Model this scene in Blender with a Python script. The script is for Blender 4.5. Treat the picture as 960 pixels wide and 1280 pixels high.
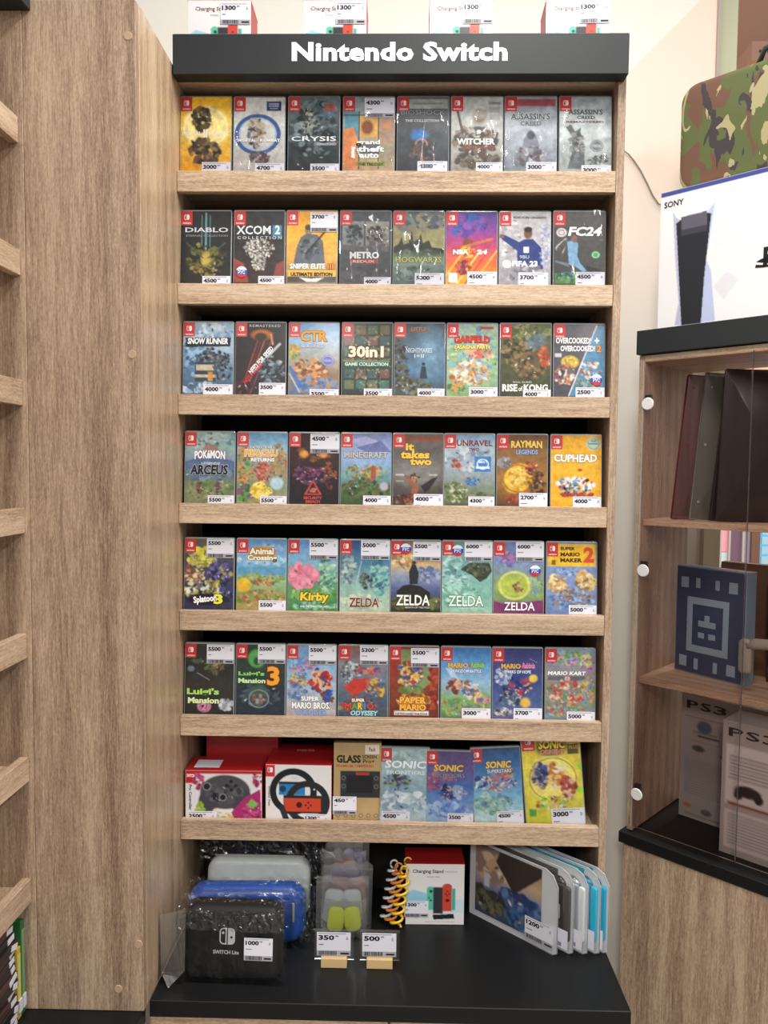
import bpy, bmesh, math, random
import numpy as np
from mathutils import Matrix, Vector

random.seed(7)
for o in list(bpy.data.objects):
    bpy.data.objects.remove(o)
S = bpy.context.scene
COL = S.collection

# ------------------------------------------------------------------ camera
YAW, PITCH, ROLL = 0.0202, 0.0567, 0.0093
CAM = Vector((0.0175, -1.5584, 1.6))
fwd = Vector((-math.sin(YAW)*math.cos(PITCH), math.cos(YAW)*math.cos(PITCH), -math.sin(PITCH)))
rt0 = Vector((math.cos(YAW), math.sin(YAW), 0))
up0 = rt0.cross(fwd)
rt = rt0*math.cos(ROLL) + up0*math.sin(ROLL)
up = up0*math.cos(ROLL) - rt0*math.sin(ROLL)
cd = bpy.data.cameras.new('camera')
cd.sensor_fit = 'VERTICAL'; cd.sensor_height = 24; cd.lens = 18.0
cd.clip_start = .02
cam = bpy.data.objects.new('camera', cd); COL.objects.link(cam)
M = Matrix((rt, up, -fwd)).transposed().to_4x4(); M.translation = CAM
cam.matrix_world = M
S.camera = cam

# ------------------------------------------------------------------ light
S.view_settings.view_transform = 'Standard'
S.view_settings.look = 'None'
S.view_settings.gamma = 1.0
S.view_settings.use_curve_mapping = False
S.view_settings.exposure = 0.07
wd = bpy.data.worlds.new('shop_ambience'); S.world = wd; wd.use_nodes = True
wd.node_tree.nodes['Background'].inputs[0].default_value = (1.0, .98, .955, 1)
wd.node_tree.nodes['Background'].inputs[1].default_value = 0.46

def area(name, loc, sx, sy, energy, color, target):
    l = bpy.data.lights.new(name, 'AREA'); l.shape = 'RECTANGLE'; l.size = sx; l.size_y = sy
    l.energy = energy; l.color = color
    o = bpy.data.objects.new(name, l); COL.objects.link(o); o.location = loc
    o.rotation_euler = (Vector(target)-Vector(loc)).to_track_quat('-Z', 'Y').to_euler()
    return o
for lx, ly, ln, en in ((.30, -.7, .85, 28), (-.5, -3.7, 1.2, 84), (1.5, -1.5, 1.2, 34), (1.5, -3.7, 1.2, 40)):
    area('unseen_strip_light', (lx, ly, 3.15), .22, ln, en, (1, .975, .945), (lx, ly, 0))
area('unseen_strip_light', (.2, .1, 3.35), 2.4, .16, 15, (1, .97, .93), (.2, .1, 0))  # unseen strip added above the cabinets to brighten the back wall
area('far_room_light', (2.6, 2.2, 3.3), 1.2, .6, 70, (1, .93, .86), (2.6, 2.6, 0))

# ------------------------------------------------------------------ helpers
def lin(h, a=1.0):
    h = h.lstrip('#')
    c = [int(h[i:i+2], 16)/255 for i in (0, 2, 4)]
    c = [x/12.92 if x <= .04045 else ((x+.055)/1.055)**2.4 for x in c]
    return (c[0], c[1], c[2], a)

MATS = {}
def pmat(name, col, rough=.5, metal=0, coat=0, spec=.5, alpha=1, trans=0, emit=0):
    if name in MATS: return MATS[name]
    m = bpy.data.materials.new(name); m.use_nodes = True
    b = m.node_tree.nodes['Principled BSDF']
    b.inputs['Base Color'].default_value = lin(col) if isinstance(col, str) else col
    b.inputs['Roughness'].default_value = rough
    b.inputs['Metallic'].default_value = metal
    b.inputs['Coat Weight'].default_value = coat
    b.inputs['Specular IOR Level'].default_value = spec
    b.inputs['Alpha'].default_value = alpha
    b.inputs['Transmission Weight'].default_value = trans
    if emit:
        b.inputs['Emission Color'].default_value = lin(col); b.inputs['Emission Strength'].default_value = emit
    MATS[name] = m
    return m
def ink(col, rough=.45): return pmat('ink_'+col.lstrip('#'), col, rough, spec=.3)

def N(nt, t, **kw):
    n = nt.nodes.new(t)
    for k, v in kw.items(): setattr(n, k, v)
    return n

def wood(name, axis, dark, mid, light, rough=.42, grain=1.0):
    """oak laminate, grain along the given local axis"""
    if name in MATS: return MATS[name]
    m = bpy.data.materials.new(name); m.use_nodes = True; nt = m.node_tree; L = nt.links.new
    b = nt.nodes['Principled BSDF']
    tc = N(nt, 'ShaderNodeTexCoord'); oi = N(nt, 'ShaderNodeObjectInfo')
    mul = N(nt, 'ShaderNodeVectorMath', operation='SCALE'); mul.inputs[0].default_value = (7.3, 11.1, 5.7)
    L(oi.outputs['Random'], mul.inputs['Scale'])
    add = N(nt, 'ShaderNodeVectorMath', operation='ADD'); L(tc.outputs['Object'], add.inputs[0]); L(mul.outputs[0], add.inputs[1])
    def mapped(al, ac):
        mp = N(nt, 'ShaderNodeMapping'); sc = [ac, ac, ac]; sc[axis] = al
        mp.inputs['Scale'].default_value = sc; L(add.outputs[0], mp.inputs['Vector']); return mp.outputs[0]
    n1 = N(nt, 'ShaderNodeTexNoise'); n1.inputs['Scale'].default_value = 1; n1.inputs['Detail'].default_value = 4; n1.inputs['Distortion'].default_value = .5
    L(mapped(.9, 16), n1.inputs['Vector'])
    n2 = N(nt, 'ShaderNodeTexNoise'); n2.inputs['Scale'].default_value = 1; n2.inputs['Detail'].default_value = 3; n2.inputs['Roughness'].default_value = .65
    L(mapped(22, 330), n2.inputs['Vector'])
    n3 = N(nt, 'ShaderNodeTexNoise'); n3.inputs['Scale'].default_value = 1; n3.inputs['Detail'].default_value = 2; n3.inputs['Distortion'].default_value = 1.2
    L(mapped(3.2, 60), n3.inputs['Vector'])
    n4 = N(nt, 'ShaderNodeTexNoise'); n4.inputs['Scale'].default_value = 1; n4.inputs['Detail'].default_value = 2; n4.inputs['Roughness'].default_value = .7
    L(mapped(120, 480), n4.inputs['Vector'])
    # slow cathedral figure
    wv = N(nt, 'ShaderNodeTexWave', wave_type='RINGS', rings_direction='SPHERICAL'); wv.inputs['Scale'].default_value = 1.6
    wv.inputs['Distortion'].default_value = 3.0; wv.inputs['Detail'].default_value = 2; wv.inputs['Detail Scale'].default_value = .8
    L(mapped(.55, 5.2), wv.inputs['Vector'])
    a = N(nt, 'ShaderNodeMath', operation='MULTIPLY_ADD'); L(n1.outputs[0], a.inputs[0]); a.inputs[1].default_value = .6; a.inputs[2].default_value = -.27
    a2 = N(nt, 'ShaderNodeMath', operation='MULTIPLY_ADD'); L(n3.outputs[0], a2.inputs[0]); a2.inputs[1].default_value = .38*grain; L(a.outputs[0], a2.inputs[2])
    a3 = N(nt, 'ShaderNodeMath', operation='MULTIPLY_ADD'); L(n2.outputs[0], a3.inputs[0]); a3.inputs[1].default_value = .85*grain; L(a2.outputs[0], a3.inputs[2])
    a4 = N(nt, 'ShaderNodeMath', operation='MULTIPLY_ADD'); L(wv.outputs[1], a4.inputs[0]); a4.inputs[1].default_value = .13; L(a3.outputs[0], a4.inputs[2])
    a5 = N(nt, 'ShaderNodeMath', operation='MULTIPLY_ADD'); L(n4.outputs[0], a5.inputs[0]); a5.inputs[1].default_value = .75*grain; L(a4.outputs[0], a5.inputs[2])
    a6 = N(nt, 'ShaderNodeMath', operation='SUBTRACT'); L(a5.outputs[0], a6.inputs[0]); a6.inputs[1].default_value = .375*grain; a4 = a6
    cr = N(nt, 'ShaderNodeValToRGB'); e = cr.color_ramp.elements
    e[0].position = .32; e[0].color = lin(dark); e[1].position = .95; e[1].color = lin(light)
    k = e.new(.62); k.color = lin(mid)
    L(a4.outputs[0], cr.inputs[0]); L(cr.outputs[0], b.inputs['Base Color'])
    b.inputs['Roughness'].default_value = rough; b.inputs['Specular IOR Level'].default_value = .4
    bp = N(nt, 'ShaderNodeBump'); bp.inputs['Strength'].default_value = .12; bp.inputs['Distance'].default_value = .0006
    L(n2.outputs[0], bp.inputs['Height']); L(bp.outputs[0], b.inputs['Normal'])
    MATS[name] = m; return m
DK, MD, LT = '6C5646', '9A806A', 'C0A88E'
WV = wood('oak_laminate_upright', 2, DK, MD, LT)
WVG = wood('oak_laminate_upright_gloss_lit', 2, '80684F', 'AE9276', 'CCB394', rough=.3)  # lighter oak tones: stronger light on the deep side panel, put into colour
WX = wood('oak_laminate_lengthwise', 0, '846C57', 'B59A7F', 'D6BEA2')
WY = wood('oak_laminate_crosswise', 1, '846C57', 'B59A7F', 'D6BEA2')

def film(name, rough=.06, bump=.9, scale=(60, 60, 14), base=.05, tint=(1, 1, 1, 1), gl=(1, 1, 1, 1), blend=.25, ridge=False):
    """clear wrapping film / glass: see-through with real reflections"""
    if name in MATS: return MATS[name]
    m = bpy.data.materials.new(name); m.use_nodes = True; nt = m.node_tree; L = nt.links.new
    out = nt.nodes['Material Output']; nt.nodes.remove(nt.nodes['Principled BSDF'])
    t = N(nt, 'ShaderNodeBsdfTransparent'); t.inputs[0].default_value = tint
    g = N(nt, 'ShaderNodeBsdfGlossy'); g.inputs['Roughness'].default_value = rough; g.inputs[0].default_value = gl
    lw = N(nt, 'ShaderNodeLayerWeight'); lw.inputs[0].default_value = blend
    ad = N(nt, 'ShaderNodeMath', operation='ADD', use_clamp=True); L(lw.outputs['Fresnel'], ad.inputs[0]); ad.inputs[1].default_value = base
    mx = N(nt, 'ShaderNodeMixShader'); L(ad.outputs[0], mx.inputs[0]); L(t.outputs[0], mx.inputs[1]); L(g.outputs[0], mx.inputs[2])
    L(mx.outputs[0], out.inputs[0])
    if bump:
        tc = N(nt, 'ShaderNodeTexCoord'); oi = N(nt, 'ShaderNodeObjectInfo')
        mul = N(nt, 'ShaderNodeVectorMath', operation='SCALE'); mul.inputs[0].default_value = (3.3, 5.1, 4.7); L(oi.outputs['Random'], mul.inputs['Scale'])
        add = N(nt, 'ShaderNodeVectorMath', operation='ADD'); L(tc.outputs['Object'], add.inputs[0]); L(mul.outputs[0], add.inputs[1])
        mp = N(nt, 'ShaderNodeMapping'); mp.inputs['Scale'].default_value = scale; mp.inputs['Rotation'].default_value = (0, .7, 0); L(add.outputs[0], mp.inputs[0])
        n = N(nt, 'ShaderNodeTexNoise'); n.inputs['Scale'].default_value = 1; n.inputs['Detail'].default_value = 2; n.inputs['Distortion'].default_value = .8; L(mp.outputs[0], n.inputs['Vector'])
        bp = N(nt, 'ShaderNodeBump'); bp.inputs['Strength'].default_value = bump; bp.inputs['Distance'].default_value = .004
        hgt = n.outputs[0]
        if ridge:      # taut film: flat with a few sharp fold lines
            cr = N(nt, 'ShaderNodeValToRGB'); e = cr.color_ramp.elements
            e[0].position = .40; e[0].color = (0, 0, 0, 1); e[1].position = .60; e[1].color = (0, 0, 0, 1)
            k = e.new(.5); k.color = (1, 1, 1, 1); L(hgt, cr.inputs[0]); hgt = cr.outputs[0]
        L(hgt, bp.inputs['Height']); L(bp.outputs[0], g.inputs['Normal'])
    MATS[name] = m; return m
WRAP = film('shrink_wrap_film', base=.0, bump=1.0, scale=(11, 11, 3.2), blend=.2, ridge=True)
BAG = film('plastic_bag_film', rough=.1, bump=1.0, scale=(26, 26, 18), base=.012, tint=(.985, .985, .985, 1), blend=.15)
GLASS = film('tinted_glass', rough=.01, bump=0, base=.0, tint=(.95, .90, .89, 1), blend=.12)
GATHER = film('gathered_bag_film', rough=.14, bump=1.0, scale=(90, 90, 60), base=.05, tint=(.96, .96, .96, 1), blend=.25)
MILKY = film('milky_clear_plastic', rough=.3, bump=0, base=.2, tint=(.97, .975, .98, 1), gl=(1, 1, 1, 1), blend=.3)
CLEAR = film('clear_plastic', rough=.08, bump=0, base=.06, tint=(.93, .94, .95, 1), blend=.3)

def mk(name, verts, faces, mat, parent=None, smooth=False):
    me = bpy.data.meshes.new(name); me.from_pydata([tuple(map(float, v)) for v in verts], [], faces); me.update()
    if smooth: me.polygons.foreach_set('use_smooth', [True]*len(me.polygons))
    if mat: me.materials.append(mat)
    o = bpy.data.objects.new(name, me); COL.objects.link(o)
    if parent: o.parent = parent
    return o
def inst(name, me, parent):
    o = bpy.data.objects.new(name, me); COL.objects.link(o)
    if parent: o.parent = parent
    return o
def bmobj(name, bm, mat, parent=None, smooth=False):
    me = bpy.data.meshes.new(name); bm.to_mesh(me); bm.free()
    if smooth: me.polygons.foreach_set('use_smooth', [True]*len(me.polygons))
    if mat: me.materials.append(mat)
    return inst(name, me, parent)
def bbox(bm, x0, x1, y0, y1, z0, z1):
    r = bmesh.ops.create_cube(bm, size=1)
    for v in r['verts']:
        v.co = Vector(((x0+x1)/2+v.co.x*(x1-x0), (y0+y1)/2+v.co.y*(y1-y0), (z0+z1)/2+v.co.z*(z1-z0)))
    return r['verts']
def box(name, x0, x1, y0, y1, z0, z1, mat, parent=None, bev=.0008):
    """bevelled board; the mesh is centred on its own origin"""
    cx, cy, cz = (x0+x1)/2, (y0+y1)/2, (z0+z1)/2
    bm = bmesh.new(); bbox(bm, x0-cx, x1-cx, y0-cy, y1-cy, z0-cz, z1-cz)
    if bev: bmesh.ops.bevel(bm, geom=bm.edges[:], offset=bev, segments=1, affect='EDGES')
    o = bmobj(name, bm, mat, parent); o.location = (cx, cy, cz); return o
def rrect(w, h, r, n=5):
    pts = []
    for cx, cz, a0 in ((w/2-r, h/2-r, 0), (-w/2+r, h/2-r, 90), (-w/2+r, -h/2+r, 180), (w/2-r, -h/2+r, 270)):
        for i in range(n+1):
            a = math.radians(a0+90*i/n); pts.append((cx+r*math.cos(a), cz+r*math.sin(a)))
    return pts
def slab(name, w, h, d, r, e, mat, parent=None, n=5, seg=3, base=True, bulge=0):
    """rounded plate in xz, thickness along y (0..d), soft edges; base at z=0"""
    rings = []
    prof = [(0, e)] + [(e-e*math.cos(math.pi/2*i/seg), e-e*math.sin(math.pi/2*i/seg)) for i in range(1, seg+1)]
    prof = prof + [(d-y, s) for y, s in reversed(prof)]
    V, F = [], []
    zc = h/2 if base else 0
    for y, ins in prof:
        ww, hh = w-2*ins, h-2*ins
        for x, z in rrect(ww, hh, max(r-ins, .0002), n): V.append((x, y, z+zc))
    m = 4*(n+1)
    for k in range(len(prof)-1):
        for i in range(m):
            j = (i+1) % m
            F.append((k*m+i, (k+1)*m+i, (k+1)*m+j, k*m+j))
    V.append((0, -bulge, zc)); c = len(V)-1
    for i in range(m): F.append((i, (i+1) % m, c))
    V.append((0, d+bulge, zc)); c2 = len(V)-1; o = (len(prof)-1)*m
    for i in range(m): F.append((o+(i+1) % m, o+i, c2))
    ob = mk(name, V, F, mat, parent, smooth=True)
    ob.data.shade_flat() if not e else None
    return ob
def tube(name, pts, r, mat, parent=None, n=8, closed=False):
    pts = [Vector(p) for p in pts]; V, F = [], []
    K = len(pts)
    for i, p in enumerate(pts):
        a = pts[i-1] if (i > 0 or closed) else p; b = pts[(i+1) % K] if (i < K-1 or closed) else p
        t = (b-a).normalized(); s = t.cross(Vector((0, 0, 1)))
        if s.length < 1e-3: s = t.cross(Vector((0, 1, 0)))
        s.normalize(); q = s.cross(t)
        rr = r[i] if isinstance(r, (list, tuple)) else r
        for k in range(n):
            an = 2*math.pi*k/n; V.append(p+s*rr*math.cos(an)+q*rr*math.sin(an))
    for i in range(K if closed else K-1):
        j = (i+1) % K
        for k in range(n): F.append((i*n+k, i*n+(k+1) % n, j*n+(k+1) % n, j*n+k))
    if not closed: F += [tuple(range(n))[::-1], tuple((K-1)*n+k for k in range(n))]
    return mk(name, V, F, mat, parent, True)
def disc(name, r, d, mat, parent, loc, n=20):
    """flat round cap facing -y"""
    V = [(r*math.cos(2*math.pi*i/n), 0, r*math.sin(2*math.pi*i/n)) for i in range(n)]
    V2 = [(x*.9, -d, z*.9) for x, y, z in V]
    F = [(i, (i+1) % n, n+(i+1) % n, n+i) for i in range(n)] + [tuple(range(n, 2*n))]
    o = mk(name, V+V2, F, mat, parent); o.location = loc; return o

def thing(name, label, cat, loc=(0, 0, 0), rot=(0, 0, 0), group=None):
    o = bpy.data.objects.new(name, None); COL.objects.link(o); o.empty_display_size = .05
    o.location = loc; o.rotation_euler = rot if isinstance(rot, tuple) else (0, 0, rot)
    o['label'] = label; o['category'] = cat
    if group: o['group'] = group
    return o
def tag(o, label, cat, group=None):
    o['label'] = label; o['category'] = cat
    if group: o['group'] = group
    return o
def struct(o, label=None):
    o['kind'] = 'structure'
    if label: o['label'] = label
    return o

# ------------------------------------------------------------------ lettering (built-in font outlines turned into flat meshes)
WEIGHTS = {'r': 0.0, 'b': .02, 'x': .042, 'o': .07, 'O': .09}
CHARS = sorted(set("ABCDEFGHIJKLMNOPQRSTUVWXYZabcdefghijklmnopqrstuvwxyz0123456789!'.+-:&,\u00e9\u0420\u0423\u0421\u00d3"))
GL, ADV = {}, {}
def init_glyphs():
    tmp = []
    def mkc(s, off):
        cu = bpy.data.curves.new('t', 'FONT'); cu.body = s; cu.size = 1; cu.resolution_u = 2; cu.offset = off
        o = bpy.data.objects.new('t', cu); COL.objects.link(o); tmp.append((o, cu)); return o
    objs = {}
    for w, off in WEIGHTS.items():
        for c in CHARS: objs[(c, w)] = mkc(c, off)
    meas = {c: mkc('H'+c+'H', 0) for c in CHARS+[' ']}; hh = mkc('HH', 0)
    dg = bpy.context.evaluated_depsgraph_get(); dg.update()
    def data(o):
        me = o.evaluated_get(dg).to_mesh()
        v = np.empty(len(me.vertices)*3); me.vertices.foreach_get('co', v); v = v.reshape(-1, 3)[:, :2].copy()
        f = [tuple(p.vertices) for p in me.polygons]; return v, f
    for k, o in objs.items(): GL[k] = data(o)
    w0 = np.ptp(data(hh)[0][:, 0])
    for c, o in meas.items(): ADV[c] = float(np.ptp(data(o)[0][:, 0])-w0)
    for o, cu in tmp:
        bpy.data.objects.remove(o); bpy.data.curves.remove(cu)
init_glyphs()
def text_geo(s, w='b', track=0):
    V, F, n, x = [], [], 0, 0.0
    for c in s:
        if c != ' ':
            v, f = GL[(c, w)]
            V.append(v+np.array([x, 0])); F += [tuple(i+n for i in p) for p in f]; n += len(v)
        x += ADV[c]+track
    return np.vstack(V), F
def text_on(parent, name, s, rect, map2, col, weight='b', outline=None, shear=0, rot=0, track=0, arc=0, ow='o', lift=.0006, mat=None):
    """flat lettering fitted into rect=(x0,y0,x1,y1) (y down) of a printed face; map2(u,v,lift)->local 3D"""
    V, F = text_geo(s, weight, track)
    lo, hi = V.min(0), V.max(0); x0, y0, x1, y1 = rect
    def place(P):
        q = (P-lo)/(hi-lo); q = q.copy()
        q[:, 0] += shear*(q[:, 1]-.5)*(y1-y0)/(x1-x0)
        q[:, 1] += arc*(1-(2*q[:, 0]-1)**2)
        X = x0+q[:, 0]*(x1-x0); Y = y1-q[:, 1]*(y1-y0)
        if rot:
            cx, cy = (x0+x1)/2, (y0+y1)/2; c, s_ = math.cos(rot), math.sin(rot); A = 1.6
            dx, dy = X-cx, (Y-cy)*A
            X, Y = cx+dx*c-dy*s_, cy+(dx*s_+dy*c)/A
        return X, Y
    if outline:
        V2, F2 = text_geo(s, ow, track); X, Y = place(V2)
        mk(name+'_outline', [map2(a, b, lift) for a, b in zip(X, Y)], F2, ink(outline), parent)
    X, Y = place(V)
    return mk(name, [map2(a, b, lift+(.0003 if outline else 0)) for a, b in zip(X, Y)], F, mat or ink(col), parent)

# ------------------------------------------------------------------ flat print painted on a fine vertex grid
def print_mat(name='printed_card', rough=.36, coat=.12):
    if name in MATS: return MATS[name]
    m = bpy.data.materials.new(name); m.use_nodes = True; nt = m.node_tree
    b = nt.nodes['Principled BSDF']; a = N(nt, 'ShaderNodeVertexColor'); a.layer_name = 'print'
    nt.links.new(a.outputs[0], b.inputs['Base Color'])
    b.inputs['Specular IOR Level'].default_value = .3
    b.inputs['Roughness'].default_value = rough; b.inputs['Coat Weight'].default_value = coat; b.inputs['Coat Roughness'].default_value = .12
    MATS[name] = m; return m
PRINT = print_mat()
class Art:
    def __init__(s, nx, ny, asp, ys=1.0):
        s.nx, s.ny, s.asp = nx, ny, asp
        s.X, s.Y = np.meshgrid(np.linspace(0, 1, nx+1), np.linspace(0, 1, ny+1))
        s.Y = s.Y/ys
        s.C = np.ones((ny+1, nx+1, 3))*.5; s.px = 1.0/nx
    def mix(s, m, c):
        c = np.array(lin(c)[:3]); s.C = s.C*(1-m[..., None])+c*m[..., None]
    def v(s, *cs):
        t = np.linspace(0, 1, len(cs)); L = np.array([lin(c)[:3] for c in cs])
        for k in range(3): s.C[..., k] = np.interp(s.Y, t, L[:, k])
    def e(s, cx, cy, rx, ry, c, soft=None, rot=0):
        dx, dy = s.X-cx, (s.Y-cy)*s.asp
        if rot: dx, dy = dx*math.cos(rot)+dy*math.sin(rot), -dx*math.sin(rot)+dy*math.cos(rot)
        ryy = ry*s.asp
        d = (1-np.sqrt((dx/rx)**2+(dy/ryy)**2))*min(rx, ryy)
        s.mix(np.clip(d/(soft or s.px)+.5, 0, 1), c)
    def ring(s, cx, cy, r, w, c):
        d = np.abs(np.sqrt((s.X-cx)**2+((s.Y-cy)*s.asp)**2)-r); s.mix(np.clip((w/2-d)/s.px+.5, 0, 1), c)
    def r(s, x0, y0, x1, y1, c):
        d = np.minimum(np.minimum(s.X-x0, x1-s.X), np.minimum(s.Y-y0, y1-s.Y)*s.asp); s.mix(np.clip(d/s.px+.5, 0, 1), c)
    def l(s, x0, y0, x1, y1, w, c):
        ax, ay, bx, by = x0, y0*s.asp, x1, y1*s.asp; X, Y = s.X, s.Y*s.asp
        L2 = (bx-ax)**2+(by-ay)**2; t = np.clip(((X-ax)*(bx-ax)+(Y-ay)*(by-ay))/L2, 0, 1)
        d = np.hypot(X-ax-t*(bx-ax), Y-ay-t*(by-ay)); s.mix(np.clip((w/2-d)/s.px+.5, 0, 1), c)
    def p(s, pts, c):
        acc = 0
        for ox, oy in ((-.25, -.25), (.25, -.25), (-.25, .25), (.25, .25)):
            X, Y = s.X+ox*s.px, s.Y+oy*s.px/s.asp; ins = np.zeros(X.shape, bool); n = len(pts)
            for i in range(n):
                (xa, ya), (xb, yb) = pts[i], pts[(i+1) % n]
                if ya == yb: continue
                ins ^= ((ya > Y) != (yb > Y)) & (X < (xb-xa)*(Y-ya)/(yb-ya)+xa)
            acc = acc+ins/4.0
        s.mix(acc, c)
    def s(s, cx, cy, rx, ry, n, size, cols, seed=1):
        rg = random.Random(seed)
        size *= .68
        for _ in range(int(n*2.2)):
            a, q = rg.random()*6.283, math.sqrt(rg.random()); k = size*(.5+rg.random())
            s.e(cx+rx*q*math.cos(a), cy+ry*q*math.sin(a), k, k*(.35+.5*rg.random())/s.asp, rg.choice(cols), s.px*1.3, rg.random()*3.14)
            if _ % 3 == 0:      # small dark and light accents between the patches
                s.e(cx+rx*q*math.cos(a)+k*.5, cy+ry*q*math.sin(a), k*.38, k*.16/s.asp, rg.choice(['2A2624', '3A3430', 'E2DCD0', '4A423C']), s.px*1.2, rg.random()*3.14)
    def n(s, amp, sc, seed=1):
        rg = np.random.default_rng(seed); gx, gy = int(sc), int(sc*s.asp)
        g = rg.random((gy+2, gx+2)); x, y = s.X*gx, s.Y*gy; ix, iy = x.astype(int), y.astype(int); fx, fy = x-ix, y-iy
        ix = np.clip(ix, 0, gx); iy = np.clip(iy, 0, gy)
        val = (g[iy, ix]*(1-fx)+g[iy, ix+1]*fx)*(1-fy)+(g[iy+1, ix]*(1-fx)+g[iy+1, ix+1]*fx)*fy
        s.C = np.clip(s.C*(1+amp*(2*val-1))[..., None], 0, 1)
    def run(s, ops):
        for o in ops: getattr(s, o[0])(*o[1:])
        return s
def art_panel(name, parent, rect, y, ops, nx, mat=None, ys=1.0):
    """printed sheet on a plane facing -y; rect=(x0,z0,x1,z1)"""
    x0, z0, x1, z1 = rect; asp = (z1-z0)/(x1-x0); ny = max(2, int(nx*asp))
    a = Art(nx, ny, asp, ys).run(ops)
    X = x0+a.X*(x1-x0); Z = z1-a.Y*ys*(z1-z0)
    co = np.stack([X, np.full_like(X, y), Z], -1).reshape(-1, 3)
    return grid_mesh(name, co, a.C, nx, ny, mat or PRINT, parent)
def grid_mesh(name, co, C, nx, ny, mat, parent):
    me = bpy.data.meshes.new(name)
    idx = np.arange((nx+1)*(ny+1)).reshape(ny+1, nx+1)
    q = np.stack([idx[:-1, :-1], idx[1:, :-1], idx[1:, 1:], idx[:-1, 1:]], -1).reshape(-1, 4)
    me.vertices.add(len(co)); me.vertices.foreach_set('co', co.astype(np.float32).ravel())
    me.loops.add(q.size); me.loops.foreach_set('vertex_index', q.ravel().astype(np.int32))
    me.polygons.add(len(q)); me.polygons.foreach_set('loop_start', np.arange(0, q.size, 4, dtype=np.int32))
    me.update(calc_edges=True); me.validate()
    if C is not None:
        at = me.color_attributes.new('print', 'FLOAT_COLOR', 'POINT')
        at.data.foreach_set('color', np.concatenate([C.reshape(-1, 3), np.ones((len(co), 1))], 1).astype(np.float32).ravel())
    me.polygons.foreach_set('use_smooth', np.ones(len(q), bool))
    me.materials.append(mat)
    return inst(name, me, parent)
def crinkle_sheet(name, parent, rect, y, amp, nx, ny, seed, mat=WRAP, soft=3):
    """film sheet with real folds"""
    rg = np.random.default_rng(seed); x0, z0, x1, z1 = rect
    X, Z = np.meshgrid(np.linspace(x0, x1, nx+1), np.linspace(z1, z0, ny+1))
    Yv = y-amp*rg.random(X.shape)
    return grid_mesh(name, np.stack([X, Yv, Z], -1).reshape(-1, 3), None, nx, ny, mat, parent)

# ================================================================== the room
BLACK = pmat('black_laminate', '131415', .45, spec=.3)
DARKBACK = pmat('dark_back_board', '1A1614', .7, spec=.2)
def wall_mat():
    m = bpy.data.materials.new('cream_wall_pink_light'); m.use_nodes = True; nt = m.node_tree; L = nt.links.new
    b = nt.nodes['Principled BSDF']; b.inputs['Roughness'].default_value = .75
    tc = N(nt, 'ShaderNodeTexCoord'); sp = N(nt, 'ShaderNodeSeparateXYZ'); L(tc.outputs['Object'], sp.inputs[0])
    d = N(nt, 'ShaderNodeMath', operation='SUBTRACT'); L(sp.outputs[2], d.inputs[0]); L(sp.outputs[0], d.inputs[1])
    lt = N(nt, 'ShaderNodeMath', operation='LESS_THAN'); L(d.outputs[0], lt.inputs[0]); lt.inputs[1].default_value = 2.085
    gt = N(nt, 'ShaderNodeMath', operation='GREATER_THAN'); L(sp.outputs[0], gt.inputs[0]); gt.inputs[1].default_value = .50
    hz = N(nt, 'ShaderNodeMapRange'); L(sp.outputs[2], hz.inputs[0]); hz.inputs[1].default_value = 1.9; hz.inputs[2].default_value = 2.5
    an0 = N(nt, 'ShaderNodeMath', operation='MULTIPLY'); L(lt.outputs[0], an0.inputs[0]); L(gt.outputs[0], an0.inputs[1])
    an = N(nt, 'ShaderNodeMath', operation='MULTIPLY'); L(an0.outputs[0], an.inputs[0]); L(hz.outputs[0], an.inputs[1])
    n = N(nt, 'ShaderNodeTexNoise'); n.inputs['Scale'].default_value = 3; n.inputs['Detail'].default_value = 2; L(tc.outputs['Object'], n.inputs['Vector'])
    mx = N(nt, 'ShaderNodeMix', data_type='RGBA'); mx.inputs[6].default_value = lin('EEEADF'); mx.inputs[7].default_value = lin('F2DCCB')  # pink diagonal patch of light put into the wall colour, fading downwards
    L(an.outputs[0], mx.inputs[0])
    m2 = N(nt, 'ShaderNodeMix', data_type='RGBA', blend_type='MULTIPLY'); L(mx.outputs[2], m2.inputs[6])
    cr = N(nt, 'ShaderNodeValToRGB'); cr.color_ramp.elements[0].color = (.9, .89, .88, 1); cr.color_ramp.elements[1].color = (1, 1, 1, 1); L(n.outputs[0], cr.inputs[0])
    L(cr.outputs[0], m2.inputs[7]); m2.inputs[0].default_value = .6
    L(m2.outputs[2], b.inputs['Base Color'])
    return m
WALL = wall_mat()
def sbox(name, *a, mat, label=None, bev=0):
    x0, x1, y0, y1, z0, z1 = a
    bm = bmesh.new(); bbox(bm, *a); o = bmobj(name, bm, mat); return struct(o, label)
FLOORM = pmat('grey_floor_tile', '8E877D', .4)
sbox('floor', -3, 4.2, -4.5, 4.2, -.05, 0, mat=FLOORM)
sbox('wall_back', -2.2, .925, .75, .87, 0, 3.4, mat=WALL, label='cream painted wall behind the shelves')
GREENW = pmat('pale_green_paint', 'C3C4A6', .7)
sbox('trim_1', .926, .998, .80, .88, 0, 3.4, mat=GREENW, label='pale green upright beside the opening')
sbox('trim_2', .917, .9255, .742, .75, 0, 3.4, mat=pmat('grey_edge_strip', 'A79C92', .5), label='thin grey edge strip of the wall')
PINKW = pmat('pink_paint', 'D9A68C', .8)
sbox('wall_far', .5, 4.2, 3.2, 3.3, 0, 4.6, mat=PINKW, label='pink wall of the room beyond')
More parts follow.
